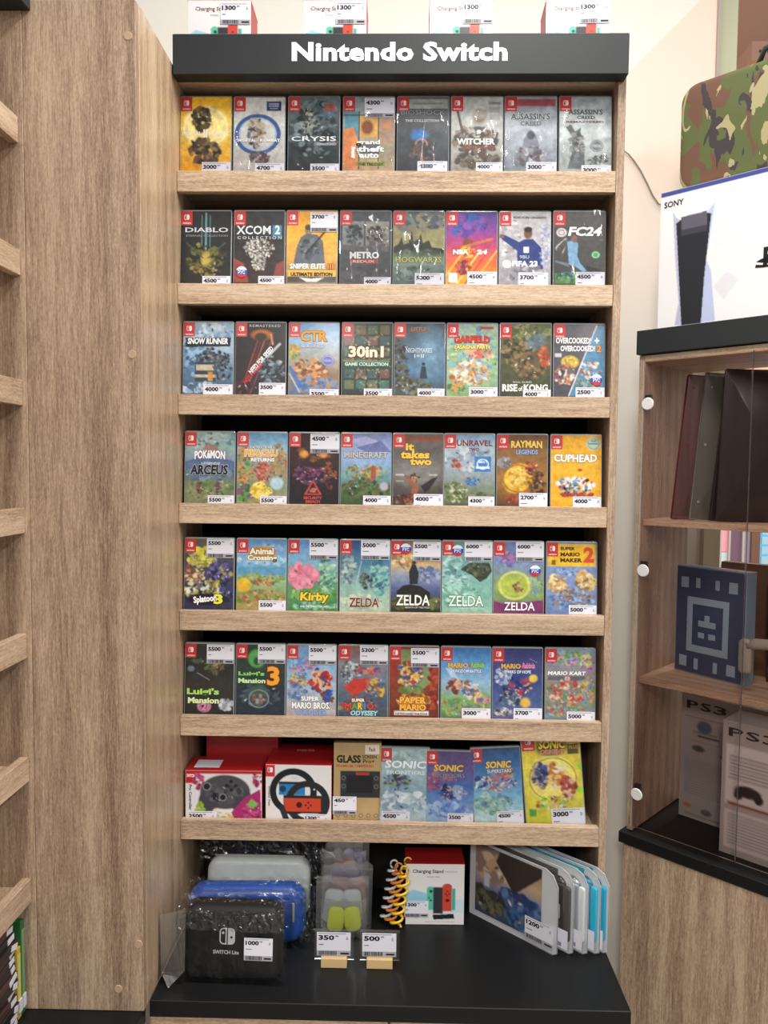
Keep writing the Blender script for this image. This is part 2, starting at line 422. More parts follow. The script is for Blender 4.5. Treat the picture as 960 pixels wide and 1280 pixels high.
# far window seen through the glass cabinet
wf = pmat('dark_window_frame', '4A4550', .5)
win = struct(mk('window_1', [], [], None), 'window in the room beyond')
win.location = (1.985, 3.19, .95)
WP = [(.0, .042, 'E3A3AE', .16, .95), (.0, .042, 'BFD9D6', .08, .155), (.054, .125, '6F5A68', .08, .95), (.137, .18, '8D8793', .08, .95), (.232, 1.15, '7FC9E6', .08, .95)]
for a, b_, c, z0, z1 in WP:
    box('pane', a, b_, -.02, 0, z0, z1, pmat('far_pane_'+c, c, .3, emit=.55), win, 0)
for a, b_ in ((-.012, 0), (.042, .054), (.125, .137), (.18, .232)):
    box('window_frame', a, b_, -.04, 0, .05, 1.0, pmat('far_frame_brown', '8A6A5A', .5) if b_ == .232 else pmat('far_frame_white', 'D8D4D4', .5), win, 0)
box('window_frame', -.012, 1.15, -.05, 0, .0, .065, wf, win, 0)
for k in range(9): box('blind_slat', .24, 1.15, -.045, -.035, .09+k*.06, .135+k*.06, pmat('blind_blue', 'A9DDEE', .5, emit=.25), win, 0)
# pale pink ledge with a brown trim on the far wall
led = tag(mk('wall_ledge', [], [], None), 'pale pink storage ledge high on the far pink wall', 'ledge'); led.location = (2.33, 3.0, 3.84)
box('ledge_body', -.42, .6, -.2, .15, 0, .10, pmat('ledge_pink', 'E8B9A0', .6), led)
for k in range(5): box('ledge_slot', -.38+k*.09, -.33+k*.09, -.206, -.2, .04, .052, pmat('ledge_dark', '7A5044', .6), led, 0)
box('ledge_trim', -.25, .6, -.15, .1, .10, .16, pmat('ledge_brown', '94705C', .6), led)
# hanging wire on the cream wall
tag(tube('wall_cable', [(.655, .742, 2.53), (.672, .742, 2.518), (.69, .742, 2.497), (.7087, .742, 2.4704), (.728, .742, 2.435), (.7455, .742, 2.40), (.7625, .742, 2.3768), (.79, .742, 2.365)], .0022, pmat('cable_grey', '8B8378', .6)),
    'thin grey cable hanging on the wall beside the tall shelf', 'cable')

# ================================================================== main display shelf
RT = [2.1893-.2213*i for i in range(7)]            # rail tops
SH = [2.348-.1676, 2.1226-.1676, 1.8985-.1676, 1.6741-.1676, 1.4532-.1676, 1.231-.1676, .845]   # shelf boards
IL, IR = -.434, .4375
shelf = thing('display_shelf', 'tall oak laminate display shelf with black sign board and seven rows of games', 'shelf', (0, 0, 0))
box('side_panel', IL-.018, IL, -.216, .2, .617, 2.383, WVG, shelf)
box('side_panel', IR, IR+.0155, 0, .2, .617, 2.383, WV, shelf)
box('back_panel', IL, IR, .19, .2, .617, 2.383, DARKBACK, shelf, 0)
box('top_board', IL, IR, 0, .19, 2.366, 2.3935, WX, shelf)
for i in range(7):
    box('front_rail', IL+.0005, IR-.0005, 0, .016, RT[i]-.041, RT[i], WX, shelf)
    box('shelf_board', IL+.0005, IR-.0005, .016, .19, SH[i]-.016, SH[i], WX, shelf, 0)
hb = box('header_board', -.4315, .448, -.032, 0, 2.359, 2.436, pmat('black_header', '14181A', .6), shelf, .0015)
hm = lambda u, v, l: (u, -.0165-l, v)
def sign_text(s, x0, z0, x1, z1):
    V, F = text_geo(s, 'x', .02); lo, hi = V.min(0), V.max(0); q = (V-lo)/(hi-lo)
    mk('sign_lettering', [(x0+a*(x1-x0), -.0168, z0+b*(z1-z0)) for a, b in q], F, pmat('white_vinyl', 'E9EEF2', .4), hb)
sign_text('Nintendo Switch', -.208, 2.383-2.3975, .2075, 2.4195-2.3975)

# base cabinet with the black worktop
base = thing('base_cabinet', 'low oak base cabinet under the tall display shelf', 'cabinet', (0, 0, 0))
box('body', IL-.012, .445, -.17, .2, .02, .583, WV, base)
for a, b_ in ((IL-.006, .006), (.010, .443)):
    d = box('door', a, b_, -.19, -.172, .08, .578, WX, base)
wt = box('worktop', IL, .449, -.205, .2, .585, .617, BLACK, None, .0012); wt.name = 'worktop'
tag(wt, 'black worktop of the base cabinet under the tall display shelf', 'worktop')

# ================================================================== left wall rack
rack = thing('wall_rack', 'oak wall rack at the left edge, seen nearly edge on', 'shelf', (-.8, -.234, 0))
def rb(n, x0, x1, y0, y1, z0, z1, m, bev=.0008): return box(n, x0+.8, x1+.8, y0+.234, y1+.234, z0, z1, m, rack, bev)
rb('side_panel', -1.02, -.6275, -.2345, -.2165, .617, 2.381, WV)
fp = rb('filler_panel', -.627, -.4345, -.234, -.2165, .617, 2.381, WV)
for x, z in ((-.4469, 2.3214), (-.4434, .7428), (-.4805, .6584), (-.4451, 1.7917)):
    disc('screw_cover', .0075, .0012, pmat('screw_cover_beige', 'B79B80', .5), rack, (x+.8, .0, z))
for i in range(7):
    rb('front_rail', -.652, -.636, -1.15, -.2347, RT[i]-.044, RT[i], WY)
    rb('shelf_board', -.95, -.652, -1.15, -.2347, RT[i]-.034, RT[i]-.018, WY, 0)
rb('back_panel', -.966, -.95, -1.15, -.2347, .617, 2.381, WV, 0)
rb('header_board', -.668, -.6115, -1.15, -.2348, 2.362, 2.44, pmat('black_header', '14181A', .6))
lw_ = box('worktop', -1.0, -.437, -1.15, -.2165, .585, .6165, BLACK, None, .0012)
tag(lw_, 'black worktop below the oak rack at the left edge', 'worktop')
lb = thing('base_cabinet', 'low oak base cabinet under the rack at the left edge', 'cabinet', (-.7, -.7, 0))
box('body', -.3, .245, -.45, .48, .02, .584, WV, lb)

# flat stack of cases and upright cases in the lowest bay of the rack
CBLK = pmat('case_black', '2A2524', .35)
TAGW = pmat('white_paper', 'DEDEE4', .6)
zz = .6175
rg = random.Random(5)
for k in range(13):
    nm = ['lowest', 'second', 'third', 'fourth', 'fifth', 'sixth', 'seventh', 'eighth', 'ninth', 'tenth', 'eleventh', 'twelfth', 'topmost'][k]
    t = thing('game_case', f'dark game case lying flat at the left edge, {nm} of its stack', 'game case', (-.7+rg.uniform(-.004, .004), -.345, zz), (0, 0, rg.uniform(-.02, .02)), 'flat stacked cases in the left rack')
    box('case_shell', -.06, .055, -.085, .072, 0, .0138, CBLK if k % 3 else pmat('case_brown', '4A3530', .4), t, .001)
    o = box('price_sticker', .055, .0558, .05+rg.uniform(-.006, .006), .068, .002, .0118, TAGW, t, 0)
    o.rotation_euler = (rg.uniform(-.4, .4), 0, 0)
    zz += .0142
for k, (c, h, y, nm) in enumerate((('2F6B3C', .172, -.2443, 'green'), ('C9B23A', .13, -.2585, 'yellow'))):
    t = thing('game_case', f'{nm} upright game case at the left edge beside the oak panel', 'game case', (-.70, y, .6175), (0, 0, 0))
    box('case_shell', -.05, .052, -.006, .006, 0, h, pmat('case_'+nm, c, .35), t, .001)
    box('spine_label', .052, .0525, -.0045, .0045, h*.2, h*.9, pmat('spine_'+nm, {'green': '78A06A', 'yellow': 'D8CF7A'}[nm], .4), t, 0)
    box('price_sticker', .052, .0545, -.0055, .0055, .012, .035, TAGW, t, 0)

# ================================================================== game cases
CW, CH, CT = .106, .168, .0112
SHELLM = pmat('grey_clear_case', '8C9193', .22, coat=.4)
_s = slab('case_shell', CW, CH, CT, .004, .0012, SHELLM); SHELL = _s.data; bpy.data.objects.remove(_s)
cmap = lambda u, v, l: ((u-.5)*CW, -.0002-l, (1-v)*CH)
# red console badge and its white emblem
RED = pmat('badge_red', 'C4302F', .35)
_b = mk('b', [cmap(*p, .0003) for p in ((.02, .02), (.02, .19), (.235, .19), (.235, .02))], [(0, 1, 2, 3)], RED); BADGE = _b.data; bpy.data.objects.remove(_b)
def emblem_geo(w, h, filled=True):
    """two facing rounded halves of a game console emblem, in a w x h box around 0,0"""
    V, F = [], []
    def loop(pts): 
        s0 = len(V); V.extend(pts); return list(range(s0, len(V)))
    def half(sgn, ins):
        x0, x1, z0, z1, r = w*.04+ins, w*.5-ins, -h/2+ins, h/2-ins, w*.26-ins
        pts = [(x0, z0)]
        for i in range(6):
            a = -math.pi/2+math.pi/2*i/5; pts.append((x1-r+r*math.cos(a), z0+r+r*math.sin(a)))
        for i in range(6):
            a = math.pi/2*i/5; pts.append((x1-r+r*math.cos(a), z1-r+r*math.sin(a)))
        pts.append((x0, z1)); return [(sgn*x, z) for x, z in pts]
    R = loop(half(1, 0)); F.append(tuple(R))
    A = loop(half(-1, 0)); B = loop(half(-1, w*.075)); n = len(A)
    for i in range(n): F.append((A[i], B[i], B[(i+1) % n], A[(i+1) % n]))
    dot = loop([(-w*.27+w*.085*math.cos(2*math.pi*i/8), h*.2+w*.085*math.sin(2*math.pi*i/8)) for i in range(8)]); F.append(tuple(dot[::-1]))
    return V, F
def emblem(name, w, h, mat, dotmat, parent, at, y):
    V, F = emblem_geo(w, h)
    o = mk(name, [(at[0]+x, y, at[1]+z) for x, z in V], F, mat, parent)
    if dotmat: mk(name+'_dot', [(at[0]+w*.27+w*.08*math.cos(2*math.pi*i/8), y-.0002, at[1]-h*.06+w*.08*math.sin(2*math.pi*i/8)) for i in range(8)], [tuple(range(8))], dotmat, parent)
    return o
_v, _f = emblem_geo(.0105, .0105)
_tv, _tf = text_geo('NINTENDO', 'b'); _lo, _hi = _tv.min(0), _tv.max(0)
_all = [(-.0395+x, -.0008, .1525+z) for x, z in _v]; _ff = list(_f); _n = len(_all)
_all += [(-.0475+(a-_lo[0])/(_hi[0]-_lo[0])*.0165, -.0008, .1385+(b-_lo[1])/(_hi[1]-_lo[1])*.0032) for a, b in _tv]; _ff += [tuple(i+_n for i in p) for p in _tf]
_e = mk('e', _all, _ff, pmat('badge_white', 'F4EDEA', .4)); EMB = _e.data; bpy.data.objects.remove(_e)
STW, STH = .060, .040
PAPER = pmat('sticker_paper', 'E2E1EA', .5)
INKD = ink('15141A'); INKG = ink('6E6C78')
def price_sticker(parent, x, z, price, w=STW, h=STH, y=-.0011, name='price_sticker', full=True):
    """white paper sticker, top-left corner at x,z"""
    s = mk(name, [(0, 0, 0), (w, 0, 0), (w, 0, -h), (0, 0, -h)], [(0, 3, 2, 1)], PAPER, parent); s.location = (x, y, z)
    V, F = [], []
    def put(t, wt, x0, z0, x1, z1):
        v, f = text_geo(t, wt); lo, hi = v.min(0), v.max(0); n = len(V)
        for a, b in v: V.append((x0+(a-lo[0])/(hi[0]-lo[0])*(x1-x0), -.0003, z0+(b-lo[1])/(hi[1]-lo[1])*(z1-z0)))
        F.extend(tuple(i+n for i in p) for p in f)
    def bar(x0, z0, x1, z1):
        n = len(V); V.extend([(x0, -.0003, z0), (x1, -.0003, z0), (x1, -.0003, z1), (x0, -.0003, z1)]); F.append((n, n+1, n+2, n+3))
    k = max(w, .05)/STW if full else w/STW
    put(price, 'x', .003*k, -.0145*k, .031*k, -.0055*k)
    put('00', 'b', .0325*k, -.0085*k, .0385*k, -.0055*k)
    mk('price_number', V, F, INKD, s)
    V, F = [], []
    r = random.Random(price+str(round(x, 3)))
    bar(.003*k, -.0030*k, .052*k, -.0022*k)
    for i in range(3): bar(.052*k, (-.0095-i*.002)*k, (.054+.002*r.random())*k, (-.0085-i*.002)*k)
    bar(.0035*k, -.0235*k, (.010+.008*r.random())*k, -.0220*k)
    mk('small_print', V, F, INKG, s)
    if full:
        g = mk('barcode_strip', [(0, -.0002, -h*.78), (w, -.0002, -h*.78), (w, -.0002, -h), (0, -.0002, -h)], [(0, 3, 2, 1)], ink('A9A7AE'), s)
        V, F = [], []; xx = .004*k
        while xx < .036*k:
            b = (.0006+.0011*r.random())*k; bar(xx, -h*.97, xx+b, -h*.8); xx += b+(.0006+.0008*r.random())*k
        bar(.042*k, -h*.93, .057*k, -h*.86)
        for i, q in enumerate(V): V[i] = (q[0], -.0005, q[2])
        mk('barcode', V, F, INKD, s)
    return s
def flag_sticker(parent, u, v, r=.0115):
    """round white-blue-red sticker with three letters"""
    x, _, z = cmap(u, v, 0); y = -.0014; n = 24
    root = None
    for nm, lo, hi, c in (('flag_sticker', -1, 1, 'E9EAF0'), ('blue_band', -.42, .34, '2B47A8'), ('red_band', -1, -.42, 'C9302E')):
        pts = []
        a0, a1 = math.asin(lo), math.asin(hi)
        for i in range(n+1): a = a0+(a1-a0)*i/n; pts.append((math.cos(a), math.sin(a)))
        pts += [(-p[0], p[1]) for p in reversed(pts)]
        o = mk(nm, [(x+p[0]*r, y-(.0003 if root else 0), z+p[1]*r) for p in pts], [tuple(range(len(pts)))], ink(c, .3), root or parent)
        root = root or o
    V, F = text_geo('\u0420\u0423\u0421', 'b'); lo, hi = V.min(0), V.max(0); q = (V-lo)/(hi-lo)
    mk('sticker_lettering', [(x-r*.62+a*r*1.24, y-.0006, z-r*.36+b*r*.62) for a, b in q], F, ink('F2F2F6'), root)

ORD = ['leftmost', 'second from left', 'third from left', 'fourth from left', 'fourth from right', 'third from right', 'second from right', 'rightmost']
ROWN = ['top', 'second', 'third', 'fourth', 'fifth', 'sixth']
XS = [[-.385, -.2757, -.1644, -.0527, .0573, .1664, .2747, .3844], [-.3859, -.2757, -.1673, -.0573, .0513, .159, .2675, .3774],
      [-.3817, -.2727, -.1625, -.0525, .0556, .164, .2728, .3827], [-.3792, -.2697, -.1608, -.0528, .0554, .1617, .2705, .3815],
      [-.3814, -.2708, -.1628, -.0536, .0531, .1603, .2674, .3774], [-.3818, -.2728, -.1649, -.0557, .0522, .1612, .2693, .3798]]
ST = [[(.436, .806), (.431, .817), (.443, .823), (.417, .028), (.399, .793), (.485, .804), (.417, .80), (.427, .839)],
      [(.443, .809), (.492, .808), (.466, .033), (.475, .815), (.429, .763), (.422, .743), (.377, .751), (.434, .743)],
      [(.418, .776), (.477, .753), (.426, .825), (.445, .815), (.465, .809), (.444, .789), (.458, .814), (.435, .781)],
      [(.47, .795), (.467, .796), (.421, .027), (.449, .779), (.421, .754), (.482, .777), (.444, .727), (.441, .765)],
      [(.45, .017), (.454, .775), (.43, .022), (.421, .019), (.445, .028), (.445, .021), (.445, .017), (.45, .784)],
      [(.446, .023), (.445, .013), (.444, .016), (.436, .01), (.435, .033), (.425, .768), (.427, .757), (.437, .79)]]
def game_case(label, loc, rot, ops, texts, price, st, flag=None, wrap=False, seed=1, scale=1.0, group='game cases on the tall display shelf', badge=True):
    t = thing('game_case', label, 'game case', loc, rot, group)
    t.scale = (scale, scale, scale)
    inst('case_shell', SHELL, t)
    art_panel('cover_print', t, (-CW/2+.0017, .0022, CW/2-.0017, CH-.0032), -.0003, list(ops)+[('n', .16, 13, seed), ('n', .14, 30, seed+50)], 64, ys=.89)
    if badge:
        b = inst('console_badge', BADGE, t); inst('badge_emblem', EMB, b)
    for k, tx in enumerate(texts):
        s, x0, y0, x1, y1, col = tx[:6]; kw = dict(tx[6]) if len(tx) > 6 else {}
        text_on(t, 'title_lettering', s, (x0, y0*.89, x1, y1*.89), cmap, col, kw.pop('w', 'x'), kw.pop('ol', None), **kw)
    if price:
        price_sticker(t, (st[0]-.5)*CW, (1-st[1])*CH, price, min(STW, (.985-st[0])*CW))
    if flag: flag_sticker(t, *flag)
    if wrap:
        rgv = random.Random(seed)
        crinkle_sheet('shrink_wrap', t, (-CW/2-.0005, .001, CW/2+.0005, CH+.001), -.0018, .0007, 5, 8, seed)
    return t
# every cover is a plain colour composition: background bands, soft patches and strokes, with the printed words
o = lambda c, **k: dict(ol=c, **k)
G = []
G.append([  # top shelf
 ('golden yellow game case with dark centre', [('v', 'E9B92A', 'F0CE5A', 'E0A01E'), ('e', .5, .42, .44, .28, 'F4E29A', .12), ('ring', .5, .42, .42, .05, 'F7EDB8'), ('s', .42, .3, .17, .17, 26, .09, ['3B3226', '5A4A30', '241F1A', '7A6230'], 1), ('s', .5, .75, .3, .17, 30, .1, ['4A3E40', '2E2728', '6A4A38', '8C7A4A'], 2), ('n', .2, 9, 3)],
  [('MORTAL', .05, .49, .42, .545, 'F6F1E4'), ('II', .455, .46, .535, .575, 'F6F1E4'), ('KOMBAT', .56, .49, .95, .545, 'F6F1E4')], '3000', None, 1),
 ('pale grey game case with large blue ring', [('v', 'DADBD6', 'CFCFCB', 'BDB7B2'), ('ring', .47, .52, .41, .09, '3E5E94'), ('ring', .47, .52, .36, .03, 'A8BAD0'), ('s', .45, .5, .16, .2, 30, .08, ['5E6E88', '8E7A62', 'A9A294', '3B4A66', 'C4B49A'], 4), ('s', .5, .85, .2, .08, 14, .08, ['57474A', '7C6A66'], 6), ('r', .64, .055, .93, .19, '1F2F6C'), ('r', .68, .085, .88, .1, 'C9CEE0'), ('r', .68, .115, .88, .13, 'C9CEE0'), ('r', .7, .15, .86, .162, 'C9CEE0')],
  [('MORTAL', .1, .585, .45, .63, 'F4F4F4', o('6B6B70')), ('KOMBAT', .52, .585, .9, .63, 'F4F4F4', o('6B6B70'))], '4700', None, 1),
 ('dark teal grey game case', [('v', '6E7E84', '3E4B4E', '2A3230'), ('s', .5, .45, .45, .42, 50, .1, ['2B3436', '4C5A5E', '62737A', '1E2526', '7F8F92'], 7), ('s', .42, .36, .2, .18, 24, .06, ['8B9490', 'A8ACA2', '3A4442', '1D2222'], 8), ('s', .8, .2, .14, .1, 10, .07, ['8AA6B4', '5F7E92'], 9), ('r', .7, .09, .92, .2, '9A5A50'), ('n', .3, 12, 5)],
  [('CRYSIS', .07, .555, .93, .62, 'F1F4F6', dict(w='b', ol='31383A')), ('REMASTERED', .56, .645, .93, .675, 'D5DADC', dict(w='b'))], '3500', None, 1),
 ('comic panel game case in orange and blue', [('v', '8FA2A6', 'B89A7C'), ('r', .02, .2, .3, .62, '5C8FA0'), ('p', [(0, .45), (.2, .42), (.3, .62), (.26, 1), (0, 1)], 'D88A55'), ('r', .32, .26, .68, .56, 'CFA45C'), ('e', .47, .42, .12, .1, '8A5138', .05), ('r', .7, .28, 1, .64, 'A98F7A'), ('e', .84, .4, .1, .07, 'B98766', .04), ('r', .26, .64, 1, .8, '6E6A7C'), ('r', .7, .64, 1, 1, 'A89A80'), ('l', .31, .2, .31, 1, .02, '1D1A1A'), ('l', .69, .24, .69, 1, .02, '1D1A1A'), ('l', 0, .25, 1, .25, .02, '1D1A1A'), ('r', .26, .9, .82, .96, '8E9448'), ('n', .2, 8, 2)],
  [('grand', .26, .6, .72, .68, 'F4F2EA', o('1A1818')), ('theft', .3, .685, .8, .765, 'F4F2EA', o('1A1818')), ('auto', .33, .775, .7, .85, 'F4F2EA', o('1A1818')), ('THE TRILOGY', .3, .912, .78, .95, '1F1C16', dict(w='b'))], '4300', None, 1),
 ('dark slate game case with small blue glow', [('v', '6C6E70', '4A4D52', '3C3E42'), ('r', .02, .03, .98, .16, 'A8AAA8'), ('r', .3, .08, .88, .1, '7A7C7E'), ('e', .42, .53, .16, .08, '3E78B4', .08), ('ring', .47, .66, .11, .03, 'C48A6A'), ('e', .47, .66, .08, .05, '39302E', .04), ('s', .5, .78, .25, .12, 26, .07, ['5C4A48', '3A3C44', '7C5A50', '54606C'], 3), ('n', .25, 10, 8)],
  [('BIOSHOCK', .08, .2, .92, .265, '8B8E92', dict(w='b', ol='3A3C40')), ('THE COLLECTION', .16, .325, .8, .36, 'C9CBCC', dict(w='b'))], '4300', None, 1),
 ('light grey game case with brown fighter art', [('v', 'C2C3C0', 'B2B2AE', '9A938A'), ('e', .55, .27, .13, .1, '8C7A66', .08), ('e', .55, .24, .13, .06, 'AFA89A', .06), ('s', .48, .6, .42, .18, 50, .1, ['5C5048', '4A4844', '70604E', '39383A', '8C7C68'], 4), ('l', .12, .2, .22, .5, .05, '4E4440'), ('l', .9, .5, .82, .72, .04, '3C3836'), ('s', .5, .88, .45, .1, 20, .1, ['463E38', '5C4A3C', '6E6458'], 5), ('r', .72, .07, .96, .1, '8E8C88'), ('r', .74, .14, .94, .22, 'A4A29E'), ('r', .74, .24, .94, .32, 'A4A29E'), ('n', .18, 9, 4)],
  [('THE', .43, .545, .55, .57, 'F1EDE6', dict(w='b')), ('WITCHER', .12, .58, .84, .665, 'F1EDE6', o('4A3F38')), ('WILD HUNT', .22, .685, .84, .725, 'B0453A', dict(w='b'))], '4000', None, 1),
 ('silvery blue game case with red strip', [('v', '9EA2A8', 'A9AEB6', '7E848E'), ('r', .02, .03, .98, .13, 'A0525A'), ('p', [(.5, .45), (.62, .56), (.72, .8), (.95, 1), (.1, 1), (.3, .78), (.38, .56)], '7C7F88'), ('e', .5, .53, .08, .06, '4A4C54', .03), ('s', .5, .82, .32, .14, 30, .07, ['8E9098', '5C5E68', 'B4B6BA', '6C4E50'], 6), ('n', .25, 10, 9)],
  [("ASSASSIN'S", .12, .24, .86, .33, '4C5058', dict(w='b', ol='C8CCD0')), ('CREED', .3, .35, .7, .405, '4C5058', dict(w='b', ol='C8CCD0'))], '3000', None, 1),
 ('pale silver game case with round grey seal', [('v', 'A9B2B4', 'BCC2C2', '9AA09E'), ('p', [(.12, .42), (.22, .38), (.3, .48), (.42, .42), (.38, .62), (.48, .8), (.5, 1), (.15, 1), (.25, .75), (.24, .55)], '5E6466'), ('s', .33, .72, .16, .22, 26, .06, ['484E52', '747A7C', '8E8C86'], 3), ('e', .72, .68, .13, .082, '6E7478'), ('ring', .72, .68, .105, .015, 'A4AAAC'), ('r', .64, .66, .8, .7, '9AA0A2'), ('s', .75, .88, .2, .07, 14, .05, ['4C5456', '6C7474'], 8), ('n', .2, 11, 2)],
  [("ASSASSIN'S", .18, .19, .82, .26, '3F464A', dict(w='b')), ('CREED', .34, .275, .68, .32, '3F464A', dict(w='b')), ('REMASTERED', .14, .345, .84, .37, '6A4648', dict(w='b'))], '3000', None, 1)])
